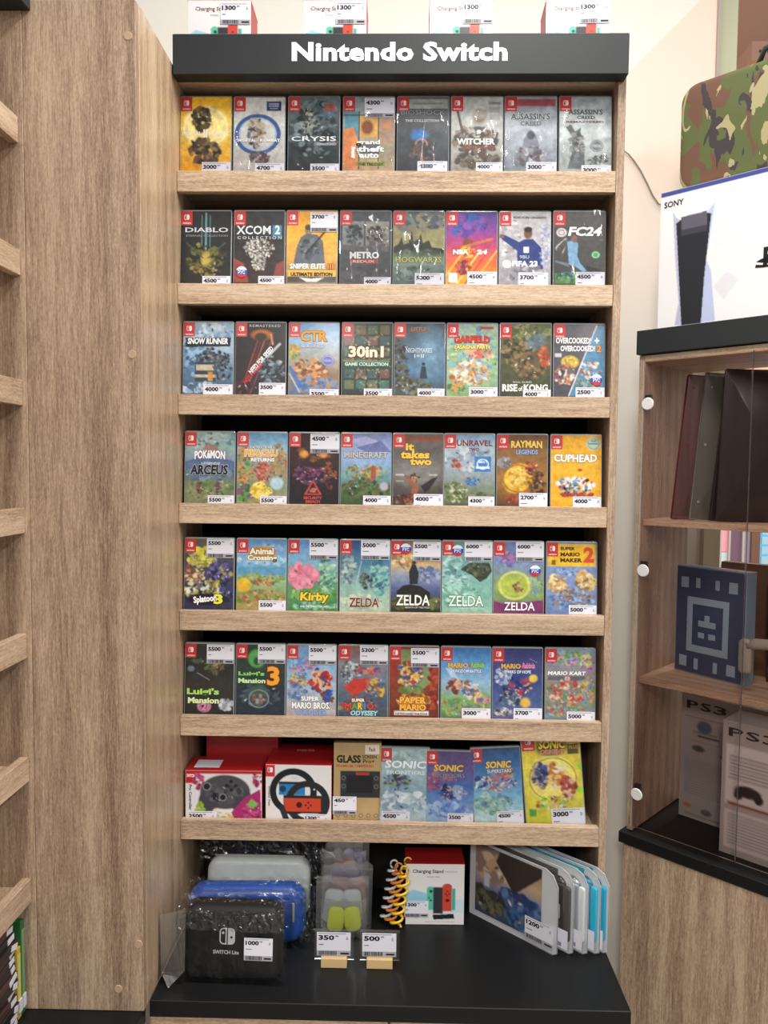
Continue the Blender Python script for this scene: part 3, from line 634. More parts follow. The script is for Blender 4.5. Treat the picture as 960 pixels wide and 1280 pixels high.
G.append([  # second shelf
 ('near black game case with green gold glow', [('v', '2E2E30', '26282A', '2A2A24'), ('l', .42, .06, .42, .5, .02, '4E7E84'), ('l', .5, .03, .5, .55, .03, '6FA4A8'), ('l', .58, .06, .58, .5, .02, '4E7E84'), ('s', .5, .66, .4, .2, 46, .07, ['3A3A26', '6A6434', '2A2A20', '8E8648', '4E5030'], 5), ('e', .5, .68, .09, .1, 'B8A04C', .06), ('l', .12, .45, .45, .66, .025, '4A5A3A'), ('l', .88, .45, .55, .66, .025, '4A5A3A'), ('s', .5, .86, .3, .06, 12, .05, ['8A7A3A', '3C3420'], 6)],
  [('DIABLO', .1, .245, .93, .31, 'C9CDD2', dict(w='b')), ('ETERNAL COLLECTION', .12, .345, .92, .37, '9AA0A4', dict(w='r'))], '4500', None, 0),
 ('charcoal game case with white dotted figure', [('v', '3A3A3C', '332F2E', '3A2A28'), ('s', .5, .53, .3, .14, 90, .022, ['E6E2DA', 'C9C4BC', '8E8880'], 6), ('s', .5, .72, .13, .13, 60, .022, ['E6E2DA', 'B9B4AC', '6E6862'], 7), ('p', [(0, .66), (.2, .74), (.3, 1), (0, 1)], '8E4238'), ('p', [(1, .7), (.85, .74), (.76, 1), (1, 1)], '84403A'), ('n', .2, 9, 6), ('r', .765, .2, .945, .36, '4C86A4')],
  [('XCOM', .06, .22, .72, .34, 'DDE6EC', dict(w='b')), ('COLLECTION', .08, .365, .93, .405, 'C2C8CC', dict(w='b', track=.25)), ('2', .8, .215, .9, .34, 'DDE6EC', dict(w='x', ol='4C8CA8', ow='O'))], '4500', (.17, .76), 0),
 ('orange yellow game case with grey blue coat', [('v', 'E0A23C', 'E4A83C', 'D9A24A', '6C5A40'), ('e', .43, .27, .075, .07, '8E7458', .03), ('e', .43, .225, .07, .04, '4A4038', .02), ('p', [(.28, .36), (.4, .31), (.6, .33), (.72, .42), (.76, .74), (.14, .74), (.2, .5)], '5A6268'), ('s', .45, .55, .2, .14, 20, .07, ['6E767A', '46505A', '3A3E42'], 3), ('l', .38, .6, .74, .3, .04, '2C2A2C'), ('r', .02, .83, .98, .92, 'D8A83C'), ('r', .02, .92, .98, 1, '332E28'), ('p', [(.25, .93), (.5, .95), (.75, .93), (.6, .99), (.4, .99)], 'D9D4C8')],
  [('SNIPER ELITE', .08, .735, .76, .81, 'F4F2EC', o('1A1816')), ('III', .8, .735, .92, .81, 'D98A3A', o('1A1816')), ('ULTIMATE EDITION', .1, .855, .9, .905, '241E16', dict(w='x'))], '3700', None, 0),
 ('grey game case with two photo panels', [('v', '56585C', '585A5E', '4C4C50'), ('r', .04, .14, .46, .5, '8C9496'), ('r', .5, .14, .96, .5, '9A9690'), ('s', .27, .34, .17, .14, 26, .06, ['4A4E52', '6C6C6C', '343A40'], 3), ('s', .72, .34, .18, .14, 26, .06, ['5E564E', '7C7468', '3C3C3E'], 4), ('r', .2, .675, .74, .73, 'A84A38'), ('s', .5, .5, .45, .05, 20, .08, ['5E5E66', '70686C'], 9), ('s', .5, .88, .45, .1, 20, .1, ['46464A', '5A5A60'], 9)],
  [('METRO', .2, .57, .76, .665, 'E8E8EA', dict(w='x')), ('REDUX', .26, .685, .68, .72, 'F0CFC4', dict(w='b'))], '4000', None, 1),
 ('misty green game case with castle skyline', [('v', '6A6F74', '9C9468', 'A8A07A', '6E7C74', '5C6A66'), ('s', .5, .15, .5, .12, 30, .12, ['5A6068', '7C7E7C', '8E8A70'], 2), ('p', [(0, .5), (.1, .46), (.16, .36), (.2, .46), (.3, .44), (.36, .28), (.4, .42), (.5, .38), (.54, .3), (.58, .44), (.7, .4), (.76, .5), (1, .52), (1, .62), (0, .62)], '3E443A'), ('s', .5, .62, .5, .08, 26, .09, ['4A5244', '6E745C', '56604E'], 6), ('e', .5, .72, .5, .1, '8A9A8C', .2), ('s', .5, .88, .5, .1, 30, .1, ['70807C', '8C9A96', '5A6A66'], 7), ('n', .18, 9, 3)],
  [('HOGWARTS', .06, .635, .94, .715, 'C4C67C', dict(w='b', ol='4E5A48'))], '5000', None, 1),
 ('purple game case with orange diagonal stripes', [('v', '4E4A8C', '7A3E8C', 'B0425E', 'D86A34', 'E89A3A'), ('s', .4, .2, .4, .14, 20, .12, ['3E5AA0', '5A3E8E', '7C4E9E'], 3)] + [('l', -.1+.16*k, 1, .35+.16*k, .55, .035, c) for k, c in enumerate(['F0B04A', 'D9532E', 'F2C060', 'C4384A', 'F0A040', 'D8602E', 'F4C46A'])] + [('e', .42, .43, .1, .06, '7A4230', .04), ('l', .3, .5, .9, .38, .06, 'B46A44'), ('s', .42, .56, .14, .07, 16, .06, ['E0B23A', '9C4A2C', 'C98A3A'], 5), ('s', .35, .78, .14, .1, 18, .06, ['6C2E4A', 'B4543A', '8A3E30'], 6), ('r', .06, .86, .22, .99, 'ECE8E6')],
  [('NBA', .15, .535, .44, .6, 'F4F2F4', dict(w='x')), ('2K', .46, .535, .58, .6, 'C23A3A', dict(w='x')), ('24', .6, .535, .8, .6, 'F4F2F4', dict(w='x', shear=.3))], '4500', None, 0),
 ('off white game case with blue shirted footballer', [('v', 'B9B8BA', 'B0AEB2', '8E8C92'), ('s', .2, .4, .2, .3, 20, .1, ['C6C4C4', '9E9CA0', 'ACAAAE'], 3), ('p', [(.02, .33), (.1, .32), (.38, .42), (.5, .38), (.66, .38), (.82, .5), (.86, .8), (.36, .8), (.34, .54), (.04, .38)], '2C3A74'), ('e', .56, .3, .085, .075, '6E4E3C', .02), ('e', .56, .245, .085, .04, '2C2624', .02), ('e', .04, .34, .06, .03, '7C5A48'), ('s', .9, .5, .1, .35, 30, .04, ['7C8AC0', 'C4C2C8', '8E94B0'], 4), ('s', .5, .86, .4, .12, 26, .1, ['6E6C78', '8A8890', 'A4A2A6'], 6), ('r', .475, .49, .575, .57, 'E4E6EE'), ('ring', .15, .73, .075, .02, 'F2F2F4'), ('e', .15, .73, .05, .032, 'D9D9DE')],
  [('EDICI\u00d3N LEGADO', .28, .075, .9, .11, '3A3A40', dict(w='b')), ('FIFA 23', .26, .685, .74, .765, 'F6F6F8', dict(w='x')), ('9BU', .4, .61, .58, .655, 'C9C6BC', dict(w='r'))], '3700', None, 0),
 ('dark grey game case with pale blue footballer', [('v', '5C5A58', '565452', '4A4A48'), ('p', [(.26, .42), (.38, .4), (.48, .44), (.46, .62), (.52, .72), (.64, .82), (.58, .84), (.42, .76), (.3, .74), (.28, .56)], '8CB4D4'), ('e', .4, .38, .06, .05, '8A6A54', .02), ('p', [(.02, .68), (.28, .72), (.3, .77), (.02, .7)], '7A8894'), ('p', [(.6, .74), (.96, .82), (.7, .85)], '32302E'), ('e', .82, .6, .085, .052, '4FA868'), ('ring', .82, .6, .06, .014, 'D4ECD8'), ('r', .02, .86, .98, 1, '5E8A52'), ('e', .25, .89, .14, .05, '4A7CB8', .03), ('s', .3, .92, .3, .05, 12, .06, ['3A6A3C', '74A05C'], 5), ('e', .15, .29, .1, .062, 'D8D4D6'), ('ring', .15, .29, .055, .02, 'B4707C')],
  [('FC24', .3, .225, .92, .35, 'F4F4F4', dict(w='x', shear=.35))], '4500', None, 1)])
G.append([  # third shelf
 ('icy blue game case with snow truck', [('v', '8FB0CC', 'A4BED2', '5C7C9C', '3C546E'), ('s', .5, .15, .5, .12, 30, .1, ['C4D4E0', '7C9CBC', '9AB4CC'], 3), ('s', .2, .5, .25, .25, 26, .08, ['5C86B0', '8EB0D0', '3C5C80'], 4), ('s', .62, .5, .3, .13, 40, .06, ['2A3038', '46505A', '1E2228', '8C9298'], 5), ('r', .24, .56, .66, .84, '39404A'), ('r', .26, .6, .62, .68, 'C8BCA8'), ('r', .24, .74, .66, .78, 'B8AFA2'), ('r', .5, .7, .6, .83, 'B88A3A'), ('s', .8, .66, .18, .16, 30, .05, ['20242A', '505A66', '6C7884'], 6), ('s', .4, .94, .5, .07, 20, .09, ['8EA8C4', '4A6078', 'B8C8D8'], 7), ('p', [(.04, .22), (.96, .21), (.94, .34), (.06, .35)], '1E2630')],
  [('SNOW RUNNER', .1, .235, .89, .32, 'F4F6F8', dict(w='x', shear=.15))], '4000', None, 0),
 ('black game case with red orange sweeping lines', [('v', '2C2A30', '2A2422', '332830')] + [('l', .1+.05*k, 1, .5+.06*k, .12+.02*k, .025, c) for k, c in enumerate(['8E3A20', '5C2A1C', 'A8552A', '3E2A30', '7C3A4A'])] + [('e', .52, .17, .2, .07, 'B8682E', .06), ('e', .5, .2, .13, .06, '3A2A22', .04), ('l', .7, .16, .74, .3, .04, 'C88A4A'), ('l', .38, .68, .88, .3, .05, 'B8BCC0'), ('s', .72, .66, .25, .2, 34, .07, ['3C4A58', '5A6A78', '22282E', '8A94A0'], 4), ('s', .2, .9, .2, .08, 12, .08, ['4A2430', '2A1C22'], 5)],
  [('REMASTERED', .28, .045, .88, .08, 'D0CCC8', dict(w='b', track=.15)), ('NEED FOR SPEED', .18, .5, .84, .57, 'ECECEE', dict(w='x', rot=-.86, shear=.2)), ('HOT PURSUIT', .1, .68, .62, .74, 'C8363A', dict(w='x', rot=-.86, shear=.2))], '3500', None, 0),
 ('sky blue game case with orange brown racers', [('v', '4E86BC', '8EB0C8', 'A09A8C', '8A6E54', '5C6E8C'), ('s', .1, .42, .12, .1, 16, .06, ['D8B43A', '7E9C4A', 'B88A30'], 3), ('s', .45, .68, .34, .16, 50, .08, ['A8683A', 'C48A54', '8A5230', 'D8A878', '6C4A34'], 4), ('s', .55, .88, .45, .1, 26, .09, ['4A6C9C', '7C8EA8', 'A87C4C'], 5), ('l', .02, .62, .3, .95, .06, '3E6CB0'), ('l', .02, .72, .22, .98, .03, '9CC0DC'), ('e', .78, .53, .13, .08, '5660A4'), ('ring', .78, .53, .105, .014, 'AEB2DC'), ('r', .7, .515, .86, .545, '8C92CC')],
  [('CTR', .24, .13, .76, .275, 'EFA83A', o('7C4A24', w='x', arc=.05)), ('NITRO-FUELED', .26, .315, .72, .36, 'E8E4F0', dict(w='b', ol='5A4A7C'))], '3500', None, 0),
 ('dark green game case with small picture tiles', [('v', '2E382C', '30382C', '2C3230')] + [('r', .05+.235*a, .03+.155*b, .05+.235*a+.19, .03+.155*b+.125, ['4E5E48', '5E6A50', '3C5650', '6A5C40', '466A5C', '705048'][(a*3+b*5) % 6]) for a in range(4) for b in range(6)] + [('s', .5, .5, .48, .48, 70, .03, ['8C9468', 'A4845C', '5C8C84', '2A3428', 'B0A880', '7C5448'], 5), ('r', .03, .53, .95, .63, '1C4A3A'), ('r', .03, .53, .95, .54, '9A9A70')],
  [('30in1', .14, .33, .82, .49, 'F0E2C8', o('6A3E20', w='x', ow='O')), ('GAME COLLECTION', .07, .555, .91, .605, 'C8DCC8', dict(w='x'))], '3500', None, 0),
 ('dim blue game case with thin pale title', [('v', '4A4E56', '4E6474', '50708A', '3C4C50'), ('e', .72, .4, .22, .3, '6E90A8', .3), ('s', .12, .55, .14, .4, 40, .07, ['3A3830', '4E4A38', '5A5A48', '2C2C2A'], 4), ('r', .3, .07, .66, .12, '7A5A44'), ('p', [(.5, .78), (.54, .6), (.62, .6), (.66, .78)], '2C3840'), ('e', .58, .57, .035, .022, '262E34'), ('s', .4, .88, .35, .1, 30, .07, ['5C5A40', '3A3C34', '6E6E50', '788288'], 5), ('n', .2, 8, 3)],
  [('LITTLE', .34, .07, .62, .12, 'A8866A', dict(w='b')), ('NIGHTMARES', .24, .355, .74, .42, 'D4DCE0', dict(w='r')), ('I+II', .4, .44, .58, .49, 'D4DCE0', dict(w='r'))], '4000', None, 0),
 ('bright green and blue cartoon game case', [('v', '9CB4A8', '8EAC7C', '94B494', '7EA070'), ('s', .5, .45, .5, .4, 60, .08, ['7CA468', 'A8C49A', '6E94B0', 'C4CCA8', '8AB4BC'], 4), ('s', .65, .4, .26, .08, 20, .06, ['C86A5A', 'E0A088', 'B85A4A'], 6), ('s', .45, .7, .38, .17, 50, .07, ['D89048', 'E0B070', 'A86A38', '94A8C0', 'E4D8C8'], 7), ('s', .2, .9, .2, .08, 14, .06, ['7A8A50', '5C7048', 'C49858'], 8), ('r', .66, .035, .92, .075, 'B0483A')],
  [('GARFIELD', .15, .19, .84, .29, 'CE3A2E', o('5A1E1A', w='x', arc=.1)), ('LASAGNA PARTY', .16, .31, .86, .365, 'F0D870', o('4A3A1C', w='x'))], '3000', None, 0),
 ('jungle green and brown game case', [('v', '56603E', '5A5A40', '4E5038', '3A4034'), ('s', .4, .38, .34, .22, 60, .09, ['5E4C38', '7A6444', '4A4430', '8C7A50', '3A3A28'], 4), ('s', .6, .64, .3, .12, 40, .07, ['6A5A3E', '463C2E', '8A7048'], 5), ('s', .88, .45, .1, .14, 20, .06, ['B0503A', 'C4683E', '8A4030'], 6), ('s', .5, .12, .5, .1, 24, .1, ['6A7448', '4A5638', '8C8C60'], 7), ('s', .7, .25, .2, .1, 14, .08, ['5A6C7C', '6A7A70'], 8), ('n', .25, 10, 4)],
  [('SKULL ISLAND', .26, .8, .62, .825, 'D8D4C8', dict(w='r')), ('RISE', .06, .84, .35, .94, 'EDEBE4', dict(w='x')), ('of', .37, .87, .45, .935, 'EDEBE4', dict(w='b')), ('KONG', .47, .84, .93, .94, 'EDEBE4', dict(w='x'))], '4000', None, 0),
 ('charcoal game case split by white diagonal', [('v', '56545A', '504E54', '4A4850'), ('p', [(.84, .02), (1, .02), (1, 1), (.3, 1)], '4E84A8'), ('s', .72, .62, .2, .14, 30, .06, ['C8D4DC', '8A5A44', '5E8EB4', 'D8B890'], 4), ('s', .66, .86, .26, .1, 24, .08, ['5A7A68', '3E6C80', '8AA09A'], 5), ('e', .32, .53, .17, .09, 'C8AC3E', .04), ('s', .32, .53, .15, .06, 10, .05, ['E0C850', '9C8838'], 3), ('s', .22, .7, .2, .14, 30, .07, ['8A4A3A', '4E3A3C', '6C6068', 'B87C4A', 'D8D4D0'], 6), ('l', .84, .02, .3, 1, .016, 'E8E6E2'), ('r', .02, .41, .15, .46, 'C4C2C4')],
  [('OVERCOOKED!', .05, .2, .72, .285, 'F0EEEC', o('2C2A30', w='x')), ('+', .79, .2, .88, .28, 'F0EEEC', dict(w='x')), ('OVERCOOKED!', .14, .31, .8, .39, 'F0EEEC', o('2C2A30', w='x')), ('2', .83, .3, .92, .4, 'E09A48', o('5A3420', w='x'))], '2500', (.83, .69), 0)])
G.append([  # fourth shelf
 ('teal landscape game case with distant red peak', [('v', '6E9098', '8EAAA4', '7C8CA0', '5E7064', '6A7A54', '7C7C60'), ('s', .5, .12, .5, .1, 24, .12, ['A4B8B0', '5C808C', '8CA8A8'], 3), ('p', [(.2, .36), (.42, .18), (.5, .17), (.6, .19), (.85, .36)], '9A7068'), ('p', [(0, .42), (.5, .3), (1, .42), (1, .55), (0, .55)], '56688A'), ('s', .5, .6, .5, .1, 30, .09, ['5C6C8C', '76889A', '4E6470'], 5), ('s', .5, .82, .5, .14, 40, .08, ['66784E', '8A8A64', '56683E', '7A8060'], 6), ('s', .3, .8, .05, .1, 12, .035, ['3A2E2E', '8A4440', '5A4A48'], 7), ('s', .66, .8, .05, .09, 12, .035, ['332A30', '7A3C40', '504858'], 8)],
  [('POK\u00e9MON', .2, .28, .8, .4, 'F0F0F4', o('3A4A7C', w='x', arc=.12)), ('LEGENDS', .34, .435, .7, .465, 'D4D8DC', dict(w='b')), ('ARCEUS', .12, .47, .86, .61, '1E1C22', dict(w='x', ol='C8CCD4', shear=.1))], '5500', None, 0),
 ('many coloured street scene game case', [('v', '5E98C0', '90B4C4', 'A08C78', '7C8468', '94905C'), ('s', .15, .5, .15, .3, 40, .07, ['4E8048', '6EA05C', 'C08A4A', '8A5A3C'], 4), ('s', .85, .42, .15, .25, 40, .07, ['A8703E', '8C8C70', 'B8944E', '5A4A3C'], 5), ('s', .52, .56, .16, .14, 26, .05, ['B84A3C', '8A4438', 'C87858'], 6), ('e', .8, .72, .13, .09, 'A8C4CC', .05), ('s', .46, .84, .2, .12, 26, .08, ['E0C23C', 'C8A430', 'EAD470'], 7), ('s', .15, .86, .14, .12, 20, .07, ['5C8C4C', '7C4A6C', '40603C'], 8)],
  [('DETECTIVE', .27, .205, .7, .24, 'F2EEE4', o('5A4030', w='b')), ('PIKACHU', .16, .255, .8, .35, 'EEA83C', o('F4EEDC', w='x', ow='O', shear=.1)), ('RETURNS', .28, .37, .74, .42, 'F4F0E6', o('8A3A30', w='x'))], '5500', None, 0),
 ('dark maroon game case with red triangle sign', [('v', '2A2022', '3A2624', '2A1E22', '201C1E'), ('s', .5, .3, .38, .1, 26, .07, ['5C3424', '7A4A2C', '3A2624'], 3), ('e', .29, .3, .085, .05, 'D89048', .05), ('e', .68, .3, .085, .05, 'D89048', .05), ('s', .45, .58, .36, .14, 46, .06, ['4A2E50', '6A3C5C', '2C2030', '83405A'], 4), ('s', .82, .6, .12, .18, 20, .05, ['8A4A2C', '4E2E2A'], 5), ('p', [(.48, .66), (.3, .88), (.66, .88)], 'B8463E'), ('p', [(.48, .7), (.36, .86), (.6, .86)], '3A1E20'), ('s', .48, .81, .06, .03, 8, .03, ['C06A58'], 2)],
  [('SECURITY', .3, .895, .66, .935, 'C8463E', dict(w='x')), ('BREACH', .34, .945, .62, .985, 'C8463E', dict(w='x'))], '4500', None, 0),
 ('lavender sky game case above green blocks', [('v', '7C86B8', '94A4C8', '8CA8CC', '6C94A0', '4C6A3C', '3A4E30'), ('p', [(.1, .1), (.5, .04), (.9, .16), (.5, .2)], 'A8AED4'), ('p', [(.3, .2), (.8, .1), (1, .26), (.5, .26)], '6A74A8'), ('s', .5, .55, .4, .1, 36, .06, ['5C8248', '88A050', 'C09A50', 'A0503C', '7C6A48'], 4), ('r', .6, .46, .7, .66, '94503C'), ('s', .5, .78, .48, .14, 50, .07, ['3E5630', '5A6C40', '2E3C28', '6C5A40'], 5), ('e', .86, .75, .08, .06, 'A8A4B4', .04)],
  [('MINECRAFT', .07, .27, .92, .36, 'B9B7BA', o('38343A', w='x'))], '4000', None, 0),
 ('smoky brown game case with yellow slanted title', [('v', '6A6058', '5E5A56', '6C6A66', '544C48', '3C3432'), ('r', .02, .03, .98, .1, '8A4E3C'), ('e', .5, .55, .4, .18, '7C7A76', .25), ('p', [(.2, .58), (.34, .6), (.52, .75), (.46, .9), (.36, .92), (.38, .76)], '8A5A44'), ('p', [(.9, .6), (.76, .64), (.55, .74), (.64, .84), (.74, .78)], '2C2830'), ('s', .44, .62, .1, .05, 12, .04, ['3C2C2C', 'A87850'], 5), ('s', .4, .93, .4, .07, 24, .07, ['6C2E28', '3E2A26', '8A6A4C'], 6), ('r', .05, .57, .22, .59, 'B8B4AC'), ('r', .72, .57, .88, .59, 'B8B4AC'), ('r', .06, .66, .22, .68, '9A968E')],
  [('it', .25, .15, .42, .25, 'EFC04A', dict(w='x', ol='6A4A20')), ('takes', .16, .25, .72, .36, 'EFC04A', dict(w='x', ol='6A4A20', shear=.15)), ('two', .34, .36, .76, .45, 'EFC04A', dict(w='x', ol='6A4A20'))], '4000', None, 0),
 ('cloudy sky game case with square blue seal', [('v', '7C9CBC', 'B0BCC4', '94A0A8', '7C8878', '566048'), ('s', .4, .3, .5, .2, 34, .12, ['C0C8CC', '94A8BC', 'A8B4BC', '8090A0'], 3), ('s', .25, .42, .1, .08, 16, .04, ['A84A3C', 'C4664E', '8A4038'], 4), ('l', .28, .5, .5, .66, .012, 'B0706A'), ('s', .56, .66, .14, .06, 18, .035, ['2E6CA8', '3C84BC', '285C8C'], 5), ('s', .2, .82, .26, .14, 44, .06, ['5C6C40', '74804C', 'C0BCA0', '46543A'], 6), ('s', .7, .9, .3, .06, 20, .08, ['6C7450', '8A8A6C', '50583E'], 7), ('r', .6, .31, .93, .53, '3C7CBC'), ('ring', .765, .42, .11, .02, 'E6EEF4'), ('r', .63, .455, .9, .485, 'DCE8F2')],
  [('UNRAVEL', .25, .1, .94, .18, '7A2E30', dict(w='b')), ('TWO', .48, .205, .68, .25, '7A2E30', dict(w='b')), ('BEST', .68, .38, .85, .415, 'F0F4F8', dict(w='b'))], '4300', None, 0),
 ('brown and gold game case with bright disc', [('v', '6A4A2E', '8A6438', 'A0743A', '5E3E28'), ('e', .42, .62, .28, .22, 'D8A83C', .05, .5), ('ring', .42, .62, .3, .03, 'A06A2C'), ('s', .42, .62, .22, .16, 30, .06, ['E0B848', 'B88430', 'EACB6A'], 4), ('s', .68, .46, .12, .1, 16, .05, ['8A3A2C', '5A2C24', 'B8503A'], 5), ('s', .8, .7, .16, .2, 30, .06, ['4E3424', '7C5430', '3A2820'], 6), ('s', .15, .4, .12, .08, 14, .06, ['8C8C94', '6A6A70'], 7), ('s', .35, .9, .2, .06, 14, .06, ['9C4A30', '6C3A28'], 8), ('n', .2, 8, 2)],
  [('RAYMAN', .28, .105, .88, .205, 'EBC062', o('4A2A18', w='x', arc=.08)), ('LEGENDS', .38, .225, .8, .29, '8CA8D0', o('34304A', w='x'))], '2700', None, 0),
 ('plain yellow game case with red white cluster', [('v', 'E2A62E', 'E5AC32', 'E2A42C'), ('e', .84, .12, .145, .09, 'B4CCBA'), ('ring', .84, .12, .115, .014, '6C8C84'), ('r', .75, .11, .93, .125, '4C6660'), ('r', .79, .07, .89, .085, '4C6660'), ('s', .5, .7, .36, .1, 40, .07, ['E4E0DC', '2C2426', 'B03A34', 'C8D4DC', '5A8AA8', 'E8E4E0'], 6), ('s', .5, .84, .34, .025, 24, .06, ['B43A34', '8A2C2C', '96403A'], 7), ('s', .5, .79, .3, .02, 14, .04, ['CAB08C', '3A2C2C'], 8), ('e', .58, .49, .05, .02, 'B43A3A')],
  [('CUPHEAD', .07, .275, .9, .385, 'F8F4EA', o('4A3418', w='x', arc=-.06))], '4000', None, 0)])
